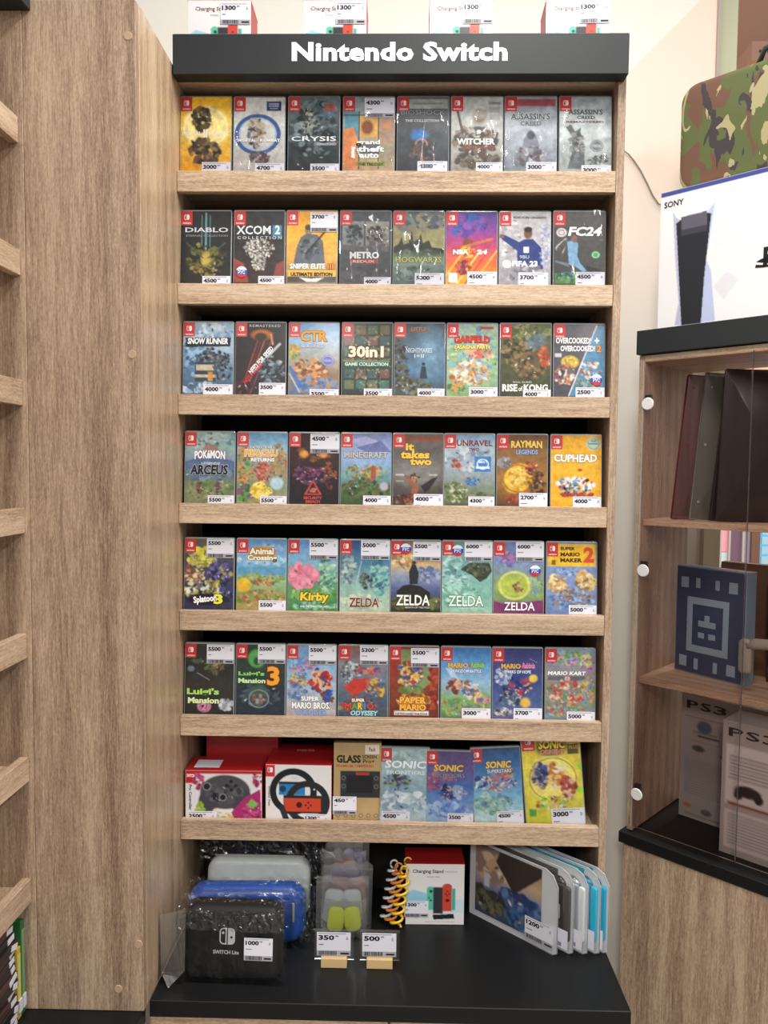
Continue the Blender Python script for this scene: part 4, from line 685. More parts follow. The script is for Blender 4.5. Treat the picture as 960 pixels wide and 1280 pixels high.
G.append([  # fifth shelf
 ('ink splashed game case in yellow and violet', [('v', '5E5C50', '4A4858', '3E3C54', '34324A'), ('s', .35, .28, .3, .14, 44, .08, ['C8C03E', '8A8838', '6A6644', 'B0A870', 'D8D048'], 3), ('s', .2, .52, .2, .14, 34, .07, ['A8945E', 'D4C8A0', '8A4A44', '5C5A3C'], 4), ('s', .72, .48, .26, .16, 50, .07, ['3E3A62', '6A64A0', '2A2844', 'A8A03C', '504A70'], 5), ('s', .4, .75, .4, .12, 50, .07, ['C4BC3C', '2C2A38', '6A6480', '8C8A4A', 'D8D8C8'], 6), ('s', .85, .78, .14, .16, 24, .06, ['34386A', '4A4E80', '22223A'], 7), ('e', .45, .87, .42, .09, '201E2A', .05)],
  [('Splatoon', .2, .81, .66, .93, 'F4F2F0', dict(w='x', rot=-.12, ol='201E2A')), ('3', .6, .79, .78, .93, 'DDE03C', o('201E2A', w='x'))], '5500', None, 0),
 ('sea blue game case with sandy green island', [('v', '5C90C4', '7CACD4', '6EA4CC', '8AB08C', '84944E', 'A08C54'), ('s', .5, .3, .5, .05, 20, .1, ['A8C8DC', '8CBCD8'], 2), ('s', .7, .12, .2, .05, 10, .09, ['A4C0D8', '8EB0D0'], 4), ('r', .02, .4, .98, .52, '5E98B8'), ('s', .5, .56, .48, .06, 34, .06, ['7E9C54', '98AC68', 'C0A860', '6C8C5C'], 5), ('e', .14, .66, .15, .1, 'D8B034', .03), ('s', .55, .62, .24, .05, 24, .045, ['8A5A3A', 'C49A68', '6A7A44', 'B4583C'], 6), ('s', .5, .85, .48, .12, 46, .06, ['8A9248', 'B4945A', '6A7C3E', 'C0A878', 'A0643E'], 7), ('e', .5, .2, .3, .1, 'C08C3A', .04)],
  [('Animal', .26, .14, .74, .235, 'F6EFDC', o('6A4420', w='x', ow='O')), ('Crossing', .22, .24, .8, .335, 'F6EFDC', o('6A4420', w='x', ow='O'))], '5500', None, 0),
 ('blue green game case with soft pink patch', [('v', '5C8CC4', '7CAAD0', '6EA08C', '5C8C50', '4C7C48'), ('s', .8, .5, .18, .25, 40, .07, ['6AA08C', '8CBCA0', '4A7C68', 'A8C8A8'], 4), ('s', .3, .52, .3, .16, 40, .11, ['D88298', 'E094A6', 'CC7088'], 5), ('s', .5, .8, .48, .08, 40, .07, ['5C9448', '7CAC58', '46783C', '94B878'], 6), ('s', .5, .95, .48, .05, 24, .07, ['5C9C68', '3E7C58', '88BCA0'], 7)],
  [('Kirby', .26, .75, .82, .9, 'EFC838', o('30281C', w='x', ow='O', shear=.1)), ('AND THE FORGOTTEN LAND', .26, .93, .82, .96, 'ECEEEA', dict(w='b'))], '5500', None, 0),
 ('deep blue game case fading to pale green', [('v', '3A4C80', '4A7C98', '8AB0A4', 'A8BCA4'), ('s', .16, .4, .16, .22, 40, .07, ['6E8C98', '94ACA8', '4E6A7C', 'B8C4B8'], 3), ('s', .8, .52, .18, .24, 40, .08, ['4C8C94', '7CB0A8', '3E6C80', '94BCB0'], 4), ('s', .52, .58, .13, .1, 22, .05, ['34403C', '5A6A5C', '22282C', '7C8078'], 5), ('s', .45, .87, .4, .08, 24, .1, ['A8B8A0', 'C0C8B0', '8CA49C'], 6), ('l', .43, .3, .33, .62, .015, 'B4C4CC')],
  [('ZELDA', .2, .82, .78, .945, '7A2430', dict(w='b', ol='C4C8B0'))], '5000', None, 0),
 ('dusk sky game case over dark cliff', [('v', '6C5A50', 'A4865C', 'C8A878', '8C98AC', '5A6490', '3E4460', '2E2E28'), ('s', .3, .25, .35, .14, 34, .1, ['D0B078', 'B08C58', '8A6C58', 'E0C498'], 3), ('s', .75, .48, .25, .1, 26, .09, ['7C88A8', '9AA4B8', '5A6894'], 4), ('p', [(.12, .72), (.24, .64), (.4, .62), (.6, .65), (.8, .74), (.8, 1), (.1, 1)], '26251F'), ('p', [(.36, .44), (.42, .34), (.5, .34), (.56, .46), (.54, .62), (.38, .62)], '2A2C32'), ('e', .46, .31, .04, .028, '3A342E'), ('l', .56, .5, .7, .58, .012, '3A3C40'), ('s', .15, .9, .14, .08, 14, .07, ['5A5A30', '3E4428'], 6), ('s', .9, .9, .12, .08, 14, .07, ['6C7440', '4A5030'], 7)],
  [('ZELDA', .12, .77, .78, .915, 'F0EFEA', dict(w='b', ol='3A3A34')), ('BREATH OF THE WILD', .3, .93, .78, .955, 'E0DED6', dict(w='r'))], '5500', (.3, .12), 0),
 ('misty turquoise game case with floating rocks', [('v', '5E8C8C', '7CA8A4', '8CB8B0', '78AC9C', '90BCA8'), ('s', .3, .4, .35, .2, 40, .1, ['94BCB8', '6C9C9C', 'B0D0C8', '5C8C90'], 3), ('p', [(.36, .4), (.55, .3), (.95, .3), (1, .42), (.9, .52), (.76, .58), (.6, .48)], '3C4238'), ('s', .72, .4, .24, .08, 30, .05, ['4E5240', '5E6A4C', '343830'], 5), ('s', .3, .75, .4, .16, 40, .09, ['A0CCBC', '6CA494', '84B8A8', 'B8DCD0'], 6)],
  [('ZELDA', .14, .77, .82, .915, 'DDEBD8', dict(w='b', ol='4A7C6C')), ('TEARS OF THE KINGDOM', .34, .93, .82, .955, 'D4E4D4', dict(w='r'))], '6000', (.31, .13), 0),
 ('violet game case with lime swirl', [('v', '6C78A8', '7C8CB8', '7C9488', '7C9C5C', '6A4468'), ('s', .3, .25, .16, .1, 24, .06, ['8A5A94', 'A878A8', '6A6CA0', 'B890B0'], 3), ('e', .42, .62, .36, .15, 'A8B84C', .08), ('ring', .42, .62, .3, .06, 'C8CC6C'), ('s', .85, .6, .12, .14, 26, .06, ['7CA06C', 'A0B878', '6C8C8C', '94A4A0'], 5), ('s', .5, .64, .1, .07, 14, .045, ['8A7438', '7A4A40', 'C8AC70'], 6), ('p', [(0, .84), (.3, .9), (1, .82), (1, 1), (0, 1)], '7C3464')],
  [('ZELDA', .22, .85, .82, .965, 'F2ECF0', dict(w='b', ol='5A2450'))], '6000', (.82, .37), 0),
 ('blue game case with broad yellow title band', [('v', '6C84B4', '7C98C4', '7C90BC', '6A80AC'), ('r', .02, .02, .98, .34, 'E8B830'), ('s', .5, .42, .45, .05, 20, .035, ['94A8D0', 'A8BCDC', '5C70A0'], 3), ('s', .22, .58, .18, .12, 30, .08, ['D8BC7C', 'C4A060', 'E4D0A0', 'A88058'], 4), ('s', .78, .55, .2, .14, 34, .08, ['D8BC7C', 'C4A060', 'E4D0A0', '8A6A50'], 5), ('s', .5, .8, .46, .14, 50, .06, ['6C8CB8', '8A5A4C', 'A07850', '8CB0C4', '4E6C8C'], 6), ('r', .1, .25, .18, .32, '7A5A34')],
  [('SUPER', .28, .08, .56, .125, '4A3018', dict(w='x')), ('MARIO', .28, .155, .66, .21, '4A3018', dict(w='x')), ('MAKER', .28, .235, .7, .29, '4A3018', dict(w='x')), ('2', .73, .08, .93, .29, 'D0502C', dict(w='x', ol='E8A050'))], '5000', None, 0)])
G.append([  # sixth shelf
 ('black green game case with pink lower swirl', [('v', '383634', '2E2E2C', '34322E', '2C2A2A'), ('s', .6, .33, .2, .1, 22, .06, ['4A7C44', 'A07C5C', '6A4A38', '3A5A3C'], 3), ('e', .12, .36, .07, .04, '6A7484', .03), ('l', .25, .42, .5, .52, .015, '8A8C94'), ('ring', .4, .9, .1, .09, 'B07894'), ('s', .85, .87, .14, .08, 18, .06, ['C4C8D0', '8A8E98', 'A8ACB8'], 5), ('s', .3, .24, .2, .03, 8, .05, ['4A5A48'], 4)],
  [('Luigi\u0027s'.replace('\u0027', "'"), .06, .64, .7, .755, 'A8D468', o('2E4A24', w='x')), ('Mansion', .08, .77, .7, .855, 'D8E8B0', o('2E4A24', w='x')), ('2', .34, .845, .46, .955, 'C884A4', o('6A3A58', w='x'))], '5500', None, 0),
 ('dark green game case with big orange numeral', [('v', '2C3C34', '30403A', '2A3440', '26303A'), ('e', .42, .2, .17, .13, '5CA854', .05), ('e', .42, .24, .07, .06, '2E4A3A', .05), ('s', .5, .72, .4, .16, 40, .08, ['2E3C48', '4A5A60', '3A4A4C', '1E2830'], 4), ('e', .47, .72, .2, .13, '40584A', .06), ('s', .47, .78, .13, .07, 18, .05, ['7C5A4C', '8A8A94', '5A4038'], 5), ('ring', .47, .78, .2, .02, '8A9498')],
  [("Luigi's", .06, .395, .58, .47, '8CCC5C', o('1E3420', w='x')), ('Mansion', .06, .49, .6, .56, 'C8E8A8', o('1E3420', w='x')), ('3', .63, .32, .88, .59, 'EE9E34', o('5A3210', w='x', ow='O'))], '5500', None, 0),
 ('pale blue game case with red blue splashes', [('v', '6C98C4', '8CB0D0', 'A0B0C0', 'B0A4A4'), ('s', .3, .3, .3, .12, 30, .07, ['5C8CC0', 'A86C9C', '8CB8D8', 'C47C8C'], 3), ('s', .25, .5, .2, .1, 30, .06, ['5A9458', 'A4503C', 'C8B080', '4C7CA8'], 4), ('s', .7, .5, .22, .16, 44, .08, ['C03A34', '9C302E', 'D8A880', '34488C', 'E0C4A0'], 5), ('s', .85, .72, .12, .08, 16, .07, ['2E4A94', '6A4430', '3C5CA4'], 6), ('s', .2, .68, .2, .12, 30, .06, ['6C84A8', '8C9CB8', '54709C'], 7)],
  [('SUPER', .3, .73, .66, .795, 'F4F2EE', o('24242C', w='x')), ('MARIO BROS.', .12, .81, .88, .905, 'F4F2EE', o('24242C', w='x', ow='O')), ('WONDER', .18, .925, .82, .99, '8CA8D8', o('24242C', w='x'))], '5500', None, 0),
 ('busy city game case with large red patch', [('v', '8A5A50', '7C7C84', '6C7484', '4A5C6C', '44505C'), ('s', .25, .38, .24, .16, 50, .05, ['8C949C', 'C4C8CC', '5A6268', '3C4248'], 3), ('p', [(.1, .6), (.3, .48), (.62, .46), (.84, .54), (.6, .62), (.3, .72)], 'BC3C30'), ('s', .6, .35, .25, .05, 20, .06, ['B4443A', 'C47C50', '3C548C'], 5), ('s', .75, .6, .2, .14, 44, .06, ['C8A44C', '3C5C94', '50703C', 'B85A3C'], 6), ('s', .4, .86, .4, .12, 50, .06, ['40606C', '6C5C7C', '8A8458', '344450', '9C4A40'], 7)],
  [('SUPER', .28, .755, .54, .8, 'F2E8D0', o('3A2420', w='x')), ('M', .14, .81, .28, .905, 'C8443C', o('2C2024', w='x')), ('A', .28, .81, .4, .905, '50A458', o('2C2024', w='x')), ('R', .4, .81, .5, .905, 'E8C03C', o('2C2024', w='x')), ('I', .52, .81, .56, .905, '4880C4', o('2C2024', w='x')), ('O', .58, .81, .72, .905, 'C8443C', o('2C2024', w='x')), ('ODYSSEY', .26, .92, .8, .99, '9CD4DC', dict(w='x', ol='2C3C4C', shear=.2))], '5300', None, 0),
 ('red curtain game case with gold centre', [('v', '8C2E26', '94382A', '7C3C2A', '6C3024'), ('p', [(.2, .04), (.75, .04), (.85, .5), (.6, .66), (.3, .64)], '7C8A5C'), ('s', .42, .4, .26, .18, 50, .08, ['D0A44C', 'A44434', '4A5A94', 'E0C088', '6C4A34'], 3), ('s', .5, .78, .34, .1, 30, .08, ['C08A34', '8A5A2C', 'D8A848'], 5), ('s', .9, .5, .08, .4, 20, .08, ['A03A2C', '7A2A22', 'B8523C'], 6), ('s', .45, .62, .25, .05, 16, .06, ['58743C', '7C8C4C'], 7), ('r', .1, .925, .8, .985, 'DCD8D4')],
  [('PAPER', .22, .72, .74, .81, 'F0B048', o('6A2A1C', w='x')), ('MARIO', .22, .82, .74, .91, 'F0B048', o('6A2A1C', w='x')), ('THE THOUSAND-YEAR DOOR', .13, .942, .77, .968, '4A2420', dict(w='b'))], '5500', None, 0),
 ('clear blue game case above green meadow', [('v', '3E74B0', '5C94C8', '8CB0C8', '7CA060', '5C7C54'), ('p', [(.08, .3), (.2, .28), (.46, .58), (.4, .64)], 'A8C8DC'), ('s', .28, .56, .16, .1, 26, .07, ['A83C34', 'D0A078', '6A3C30', '8C94A0'], 3), ('s', .6, .6, .16, .12, 30, .07, ['D0B898', '3C64A8', '8A6448', 'C4C8D0'], 4), ('s', .82, .76, .14, .1, 24, .07, ['C47C8C', 'D8C078', '8CA858', '7C5CA0'], 5), ('s', .3, .86, .3, .12, 40, .07, ['5C8C4C', '84A860', '6C7C94', 'A47C50'], 6)],
  [('MARIO', .14, .235, .54, .305, 'E0B040', o('34306A', w='x')), ('+', .54, .25, .6, .295, 'D04038', dict(w='x')), ('Rabbids', .6, .22, .86, .3, '8CC858', o('34306A', w='x')), ('KINGDOM BATTLE', .24, .325, .8, .37, 'F0EEF4', o('34406A', w='b'))], '3000', None, 0),
 ('starry indigo game case with yellow bursts', [('v', '38386C', '44487C', '3C4A80', '4A5C8C', '5C5C84'), ('s', .5, .55, .3, .14, 40, .08, ['344488', 'A83C3C', '5A4A74', 'C8A07C', '2C2C5C'], 3), ('e', .82, .43, .08, .055, 'E4C450', .04), ('e', .66, .78, .1, .07, 'DCB450', .05), ('s', .2, .4, .16, .12, 24, .06, ['94A8CC', '5C70A8', 'C8C8D4'], 5), ('s', .35, .72, .22, .1, 30, .06, ['2C3A58', '50708C', 'B8B0B8', '3C5C54'], 6), ('s', .2, .92, .2, .06, 20, .045, ['D0CCC8', '3A3C4C', '8A8C94'], 7), ('l', .75, .15, .9, .2, .012, '8A8CC0')],
  [('MARIO', .18, .235, .56, .305, 'E0B040', o('201E4A', w='x')), ('+', .56, .25, .61, .295, 'D04038', dict(w='x')), ('Rabbids', .6, .22, .84, .3, 'D888B4', o('201E4A', w='x')), ('SPARKS OF HOPE', .24, .325, .76, .37, 'F2F0F6', o('3A3470', w='b'))], '3700', None, 0),
 ('rainbow coloured crowded racing game case', [('v', '7C94A8', '8C8C94', '8A7C74', '7C8474', '74808C'), ('s', .5, .14, .45, .1, 46, .06, ['6C9C54', 'B88CA8', 'C8B46C', '8C5C94', '94A8B8'], 3), ('s', .85, .2, .12, .12, 24, .07, ['8A4C94', 'A870A8', 'B8C86C'], 4), ('r', .05, .39, .8, .45, '5C5C64'), ('s', .45, .62, .42, .16, 80, .065, ['B8443C', 'C89468', '8C4A44', 'D8B4A0', '5C8C5C', 'A86C4C', '707C8C'], 5), ('s', .85, .6, .12, .2, 30, .06, ['C4A050', '5C8CA8', '70944C', 'B87894'], 6), ('s', .4, .88, .38, .1, 46, .06, ['8CA0A8', 'B89C54', '5C7C8C', '7C9C5C', 'A45C58'], 7)],
  [('MARIO KART', .06, .33, .8, .385, 'F4F4F6', o('3C3C48', w='x', shear=.3)), ('8', .38, .4, .5, .46, 'D0A0A8', dict(w='x'))], '5000', None, 0)])
for r in range(6):
    for c in range(8):
        look, ops, texts, price, flag, wrap = G[r][c]
        rgc = random.Random(r*8+c)
        lean = math.radians(-4.0+rgc.uniform(-.3, .3))
        game_case(f'{look}, {ORD[c]} on the {ROWN[r]} shelf', (XS[r][c]*.991, .0178+rgc.uniform(0, .0012), SH[r]+.0003), (lean, 0, rgc.uniform(-.008, .008)),
                  ops, texts, price, ST[r][c], flag, bool(wrap), r*8+c)
# seventh shelf: four wrapped cases at the right
G7 = [
 ('pale icy blue game case with white title, beside the kraft box', (.0335, .019, SH[6]+.0004), (-.10, .01, .0), 1.0, [('v', '9CB4B8', 'A8C0C4', '8AA4B4', 'B8C8CC'), ('s', .35, .48, .3, .1, 30, .07, ['3C3C50', '54586C', '7C94B4', '8AA468'], 3), ('s', .5, .75, .45, .18, 40, .12, ['A8BCC8', 'C8D4D8', '8CA4B8', 'DCE4E4'], 4), ('s', .5, .12, .4, .06, 12, .09, ['B8C8C4', '94ACA8'], 5)],
  [('SONIC', .1, .19, .92, .3, 'EDF0F2', o('7C94A0', w='x', shear=.2)), ('FRONTIERS', .14, .33, .9, .385, 'E4E8EC', dict(w='b'))], '4500', (.05, .8)),
 ('violet blue wrapped game case with golden title', (.1290, .019, SH[6]+.0004), (-.10, .012, 0), .97, [('v', '584A74', '64588C', '4A6CA8', '6C90C0', '9CB4D0'), ('s', .3, .4, .3, .06, 16, .1, ['8A5A84', '705C9C', 'A87C8C'], 3), ('s', .5, .6, .2, .11, 30, .07, ['2C3A78', '3E50A0', '22285A', 'C4A888'], 4), ('s', .7, .6, .14, .08, 16, .07, ['8CA4C8', 'B0C0D4'], 5), ('s', .45, .85, .45, .1, 30, .1, ['7C9CCC', 'A8BCD8', '5C7CB8'], 6), ('s', .15, .5, .12, .1, 14, .06, ['A85C6C', '7A4A84'], 7)],
  [('SONIC', .16, .21, .76, .31, 'E8C050', o('4A3A64', w='x', shear=.2)), ('COLOURS', .18, .335, .8, .395, '9C94B4', dict(w='b', ol='3A3054')), ('ULTIMATE', .34, .415, .64, .44, 'C47C6C', dict(w='b'))], '3500', (.46, .8)),
 ('bright blue wrapped game case leaning left', (.2345, .0195, SH[6]+.0042), (-.10, -.065, 0), 1.0, [('v', '34547C', '3C6CA0', '5C94C4', '8CBCD4', 'B8D0D0'), ('s', .55, .5, .36, .12, 46, .07, ['C4705C', '8AA8C8', '3C4C9C', 'E0C0A0', '6C8CB8'], 3), ('s', .2, .5, .14, .1, 18, .08, ['C8D4DC', '94A8C4', '34508C'], 4), ('s', .4, .78, .38, .14, 40, .09, ['7CA8A8', 'A8C8C4', '6C8CA8', '94AC7C'], 5), ('s', .75, .35, .1, .05, 10, .06, ['B88A50', '8A5A44'], 6)],
  [('SONIC', .3, .2, .8, .3, 'EFC85A', o('2A2A4A', w='x', shear=.2)), ('SUPERSTARS', .32, .315, .8, .365, 'ECEFF2', o('2A2A4A', w='b'))], '4500', (.46, .8)),
 ('large shiny yellow wrapped game case, rightmost on the seventh shelf', (.3535, .020, SH[6]+.0055), (-.10, -.075, 0), 1.19, [('v', 'C8B83C', 'DCCC4C', 'E0D458', 'C8C440'), ('e', .5, .55, .4, .3, 'EADE7C', .03), ('ring', .5, .55, .4, .02, 'A08C30'), ('e', .5, .17, .26, .1, '4E4A34', .06), ('s', .3, .5, .16, .14, 34, .08, ['34447C', '4A5CA0', 'C8B090', '2A3460'], 3), ('s', .58, .5, .14, .14, 30, .08, ['D89A3C', 'E8C87C', 'C47C30', 'E8E4D8'], 4), ('s', .76, .66, .13, .12, 28, .07, ['A04438', 'B85A4A', 'D8B8A0', '8A3430'], 5), ('s', .45, .84, .28, .08, 24, .06, ['B84A34', 'D8D44C', '8CC040', 'E0B040', 'D4D4C8'], 6), ('p', [(.92, .4), (1, .36), (1, .48)], '94D43C'), ('p', [(.86, .7), (1, .66), (1, .76)], 'A8E03C'), ('r', .06, .9, .18, .99, '5C9C48'), ('r', .78, .14, .97, .26, '5C5430')],
  [('SONIC', .3, .1, .74, .2, 'E8CC3C', o('4A3A1C', w='x', shear=.2)), ('ORIGINS', .32, .21, .72, .26, 'C84A3A', o('E8D8A0', w='b')), ('PLUS', .8, .17, .95, .215, 'C88A3C', dict(w='x'))], '3000', (.43, .8)),
]
for k, (lab, loc, rot, sc, ops, texts, price, st) in enumerate(G7):
    game_case(lab, loc, rot, ops, texts, price, st, None, True, 90+k, sc)

# ================================================================== boxed goods on the seventh shelf
def facemap(w, h, y=0.0): return lambda u, v, l: ((u-.5)*w, y-.0004-l, (1-v)*h)
REDB = pmat('box_red', 'A81E22', .38); WHITEB = pmat('box_white', 'E4E2E2', .4)
def carton(label, cat, loc, rot, w, h, d, front, nx, mats, group=None, name='product_box'):
    """printed carton: front at y=0"""
    t = thing(name, label, cat, loc, rot, group)
    bd = box('carton', -w/2, w/2, 0, d, 0, h, mats[0], t, .0006)
    if len(mats) > 1: box('lid', -w/2-.0004, w/2+.0004, -.0004, d+.0004, h-.004, h+.0006, mats[1], t, .0004)
    art_panel('front_print', t, (-w/2+.0004, .0004, w/2-.0004, h-.0004), -.0007, front, nx)
    return t
S7 = SH[6]+.0004
# controller box
pw, ph = .162, .116
t = carton('red and white carton with grey controller picture, leftmost on the seventh shelf', 'box', (-.3475, .02, S7), (0, 0, .015), pw, ph, .075,
  [('v', 'DAD6DA', 'E0DDE0'), ('r', 0, 0, 1, .06, 'B02024'), ('r', 0, .02, .13, .24, 'B82226'), ('s', .17, .22, .08, .14, 16, .035, ['A82C5C', '8C2450', 'C44C7C'], 3), ('s', .94, .16, .06, .12, 12, .03, ['A82C5C', '8C2450'], 4),
   ('e', .52, .4, .33, .32, '4C4A4E', .02), ('e', .3, .58, .13, .22, '44424A', .02), ('e', .74, .58, .14, .24, '44424A', .02), ('s', .5, .42, .26, .18, 24, .05, ['54525A', '3C3A40', '605E66'], 5),
   ('e', .28, .3, .055, .08, '232226'), ('ring', .28, .3, .05, .012, '8A8890'), ('e', .49, .5, .05, .075, '232226'), ('ring', .49, .5, .045, .012, '8A8890'),
   ('e', .6, .2, .022, .03, '1E1D20'), ('e', .66, .28, .022, .03, '1E1D20'), ('e', .54, .28, .022, .03, '1E1D20'), ('e', .6, .36, .022, .03, '1E1D20'), ('r', .34, .46, .42, .5, '222126'), ('r', .36, .42, .4, .55, '222126'),
   ('p', [(.6, .78), (.78, .5), (.98, .34), (1, 1), (.66, 1)], 'A82C6C'), ('s', .86, .78, .1, .18, 14, .05, ['982460', 'C05088'], 6), ('s', .2, .72, .05, .12, 8, .04, ['94B440', '84A438'], 7), ('s', .88, .62, .05, .07, 8, .04, ['7CB050', '94C060'], 8), ('s', .55, .88, .06, .08, 8, .04, ['D8C838', 'C4B430'], 9), ('s', .4, .8, .08, .05, 6, .04, ['C8C8A8', 'D8D4B8'], 3)],
  96, [pmat('box_red_side', 'A01C20', .4), REDB])
fm = facemap(pw, ph)
text_on(t, 'badge_lettering', 'SWITCH', (.02, .07, .12, .13), fm, 'F4EDEA', 'x')
def vtext(parent, s, x, z0, z1, hgt, col, y=-.0012):
    V, F = text_geo(s, 'b'); lo, hi = V.min(0), V.max(0); q = (V-lo)/(hi-lo)
    mk('side_lettering', [(x+b*hgt, y, z1-a*(z1-z0)) for a, b in q], F, ink(col), parent)
vtext(t, 'Pro Controller', -pw/2+.008, .03, .085, .006, '2C2A30')
price_sticker(t, -pw/2+.004, .028, '2500', .062, .04, -.0014)
stp = mk('top_sticker', [(-.066, .012, ph+.001), (-.012, .012, ph+.001), (-.012, .055, ph+.001), (-.066, .055, ph+.001)], [(0, 1, 2, 3)], PAPER, t)
# second red carton standing behind it
t = thing('product_box', 'plain red carton standing behind the controller carton', 'box', (-.335, .112, S7))
box('carton', -.072, .088, 0, .06, 0, .173, pmat('box_red_side', 'A01C20', .4), t, .0006)
V, F = text_geo('CONTROLLER', 'b'); lo, hi = V.min(0), V.max(0)
mk('carton_lettering', [(-.03+(a-lo[0])/(hi[0]-lo[0])*.075, -.0006, .151+(b-lo[1])/(hi[1]-lo[1])*.006) for a, b in V], F, ink('8A1418'), t)
# steering wheel box
ww, wh = .1395, .131
t = carton('white carton with black steering wheel picture, second on the seventh shelf', 'box', (-.189, .02, S7), (0, 0, -.01), ww, wh, .12,
  [('v', 'DDDAD9', 'E4E1E0'), ('ring', .42, .44, .31, .1, '1E2024'), ('r', .2, .28, .6, .5, '2A7CB4'), ('e', .26, .4, .05, .055, '1C3C5C'), ('r', .2, .28, .58, .32, '24282E'),
   ('ring', .64, .62, .29, .1, '24272C'), ('r', .27, .5, .88, .8, '24272C'), ('r', .28, .55, .84, .77, 'C8442C'), ('e', .51, .66, .045, .05, '3A1814'), ('e', .65, .62, .016, .018, '4A201A'), ('e', .65, .71, .016, .018, '4A201A'), ('e', .61, .665, .016, .018, '4A201A'), ('e', .69, .665, .016, .018, '4A201A'),
   ('e', .45, .22, .06, .03, 'C8CCD0', .04), ('l', .25, .72, .34, .98, .09, '2C2F34'), ('l', .34, .95, .4, 1, .08, '2C2F34'), ('e', .74, .4, .012, .014, 'D8DCE0')],
  96, [pmat('box_red_side', 'A01C20', .4), REDB])
fm = facemap(ww, wh)
b = mk('console_badge', [fm(*p, .0008) for p in ((.0, .01), (.0, .2), (.14, .2), (.14, .01))], [(0, 1, 2, 3)], RED, t)
emblem('badge_emblem', .011, .011, pmat('badge_white', 'F4EDEA', .4), None, b, (-ww/2+.0098, wh*.91), -.0016)
vtext(t, 'Wheel Pair', -ww/2+.006, .04, .085, .004, '6A686C')
price_sticker(t, .012, .026, '1300', .052, .034, -.0014)
V, F = text_geo('WHEEL PAIR', 'b'); lo, hi = V.min(0), V.max(0)
mk('lid_lettering', [(-.016+(a-lo[0])/(hi[0]-lo[0])*.04, .075+(b-lo[1])/(hi[1]-lo[1])*.012, wh+.0009) for a, b in V], F, ink('D89A94'), t)
# screen protector box
gw, gh = .1005, .176
t = carton('kraft gold carton with dark handheld console picture', 'box', (-.0655, .0205, S7), (-.06, 0, .01), gw, gh, .02,
  [('v', 'B09468', 'A88C60', 'B89C70'), ('r', .66, .02, .96, .13, 'DCD2C4'), ('r', .14, .335, .98, .655, '2C2D30'), ('r', .27, .385, .83, .6, '1A1B1E'), ('r', .47, .35, .75, .385, 'A43830'), ('ring', .21, .42, .04, .012, '6A6C70'), ('ring', .9, .42, .04, .012, '6A6C70'), ('ring', .21, .52, .04, .012, '6A6C70'), ('ring', .9, .52, .04, .012, '6A6C70'), ('n', .1, 6, 3)] +
  [('e', .1+.16*k, .87, .045, .026, '6E5A38') for k in range(6)] + [('e', .1+.16*k, .87, .03, .017, 'B89C70') for k in range(6)] + [('r', .06+.16*k, .92, .14+.16*k, .93, '7C6844') for k in range(6)],
  72, [pmat('kraft_gold', 'A88C60', .45)])
fm = facemap(gw, gh)
text_on(t, 'title_lettering', 'GLASS', (.06, .145, .57, .24), fm, '2A2218', 'x')
text_on(t, 'title_lettering', 'SCREEN', (.6, .145, .9, .185), fm, '3A2E20', 'b')
text_on(t, 'title_lettering', 'Pro+', (.62, .195, .86, .24), fm, '3A2E20', 'b')
text_on(t, 'title_lettering', 'PREMIUM TEMPERED', (.06, .26, .84, .29), fm, 'B0523C', 'b')
text_on(t, 'title_lettering', 'Pack', (.74, .05, .88, .1), fm, '8A5A48', 'b')
price_sticker(t, -gw/2-.001, gh*(1-.64), '450', .05, .038, -.0018)

# ================================================================== charging stand cartons
def charge_ops():
    return [('v', 'E6E3E1', 'E0DEDE'), ('p', [(0, .5), (.12, .42), (.35, .48), (.42, .75), (.2, .9), (0, .86)], '9CCCDC'), ('e', .2, .66, .2, .16, '8CC4D8', .1), ('p', [(.4, .72), (1, .56), (1, .8), (.5, .8)], 'C8DCE0'), ('r', .06, .62, .34, .78, '3C5488'), ('s', .2, .7, .12, .06, 12, .05, ['2C4478', '5C84B8'], 4),
            ('r', .36, .4, .48, .76, '5CBCA0'), ('e', .42, .42, .06, .05, '5CBCA0'), ('e', .43, .45, .028, .024, '1E3A34'), ('e', .43, .6, .02, .016, '1E3A34'), ('e', .4, .56, .015, .012, '1E3A34'),
            ('r', .47, .38, .64, .82, '34353A'), ('p', [(.46, .84), (.82, .82), (.84, .9), (.48, .92)], '222328'), ('r', .63, .36, .79, .78, 'C84838'), ('e', .71, .37, .08, .05, 'C84838'), ('e', .715, .6, .035, .028, '5A1C18'), ('e', .71, .45, .016, .013, '5A1C18'), ('e', .68, .49, .016, .013, '5A1C18'), ('e', .745, .49, .016, .013, '5A1C18'), ('e', .71, .52, .016, .013, '5A1C18'), ('r', .79, .4, .85, .76, '4CA894')]
def charge_box(label, loc, rot, w=.1265, h=.1345, d=.07, group=None, side=None, price=None):
    t = carton(label, 'box', loc, rot, w, h, d, charge_ops(), 72, [pmat('box_red_side', 'A01C20', .4) if side is None else side, REDB], group)
    f = facemap(w, h)
    text_on(t, 'title_lettering', 'Charging Stand', (.12, .09, .64, .165), f, '7C4A40' if price else '2C2A30', 'b')
    text_on(t, 'title_lettering', 'FOR SWITCH', (.67, .115, .88, .14), f, '8A888C', 'r')
    text_on(t, 'title_lettering', 'MODEL: 4IN1', (.36, .2, .58, .225), f, '8A888C', 'r')
    text_on(t, 'title_lettering', 'Keep your Joy Con charged', (.34, .935, .84, .965), f, 'A8A6AA', 'r')
    return t
t = charge_box('white and red charging stand carton on the black worktop', (.1025, .05, .6174), (0, 0, .02))
price_sticker(t, -.066, .053, '1300', .052, .036, -.0016)
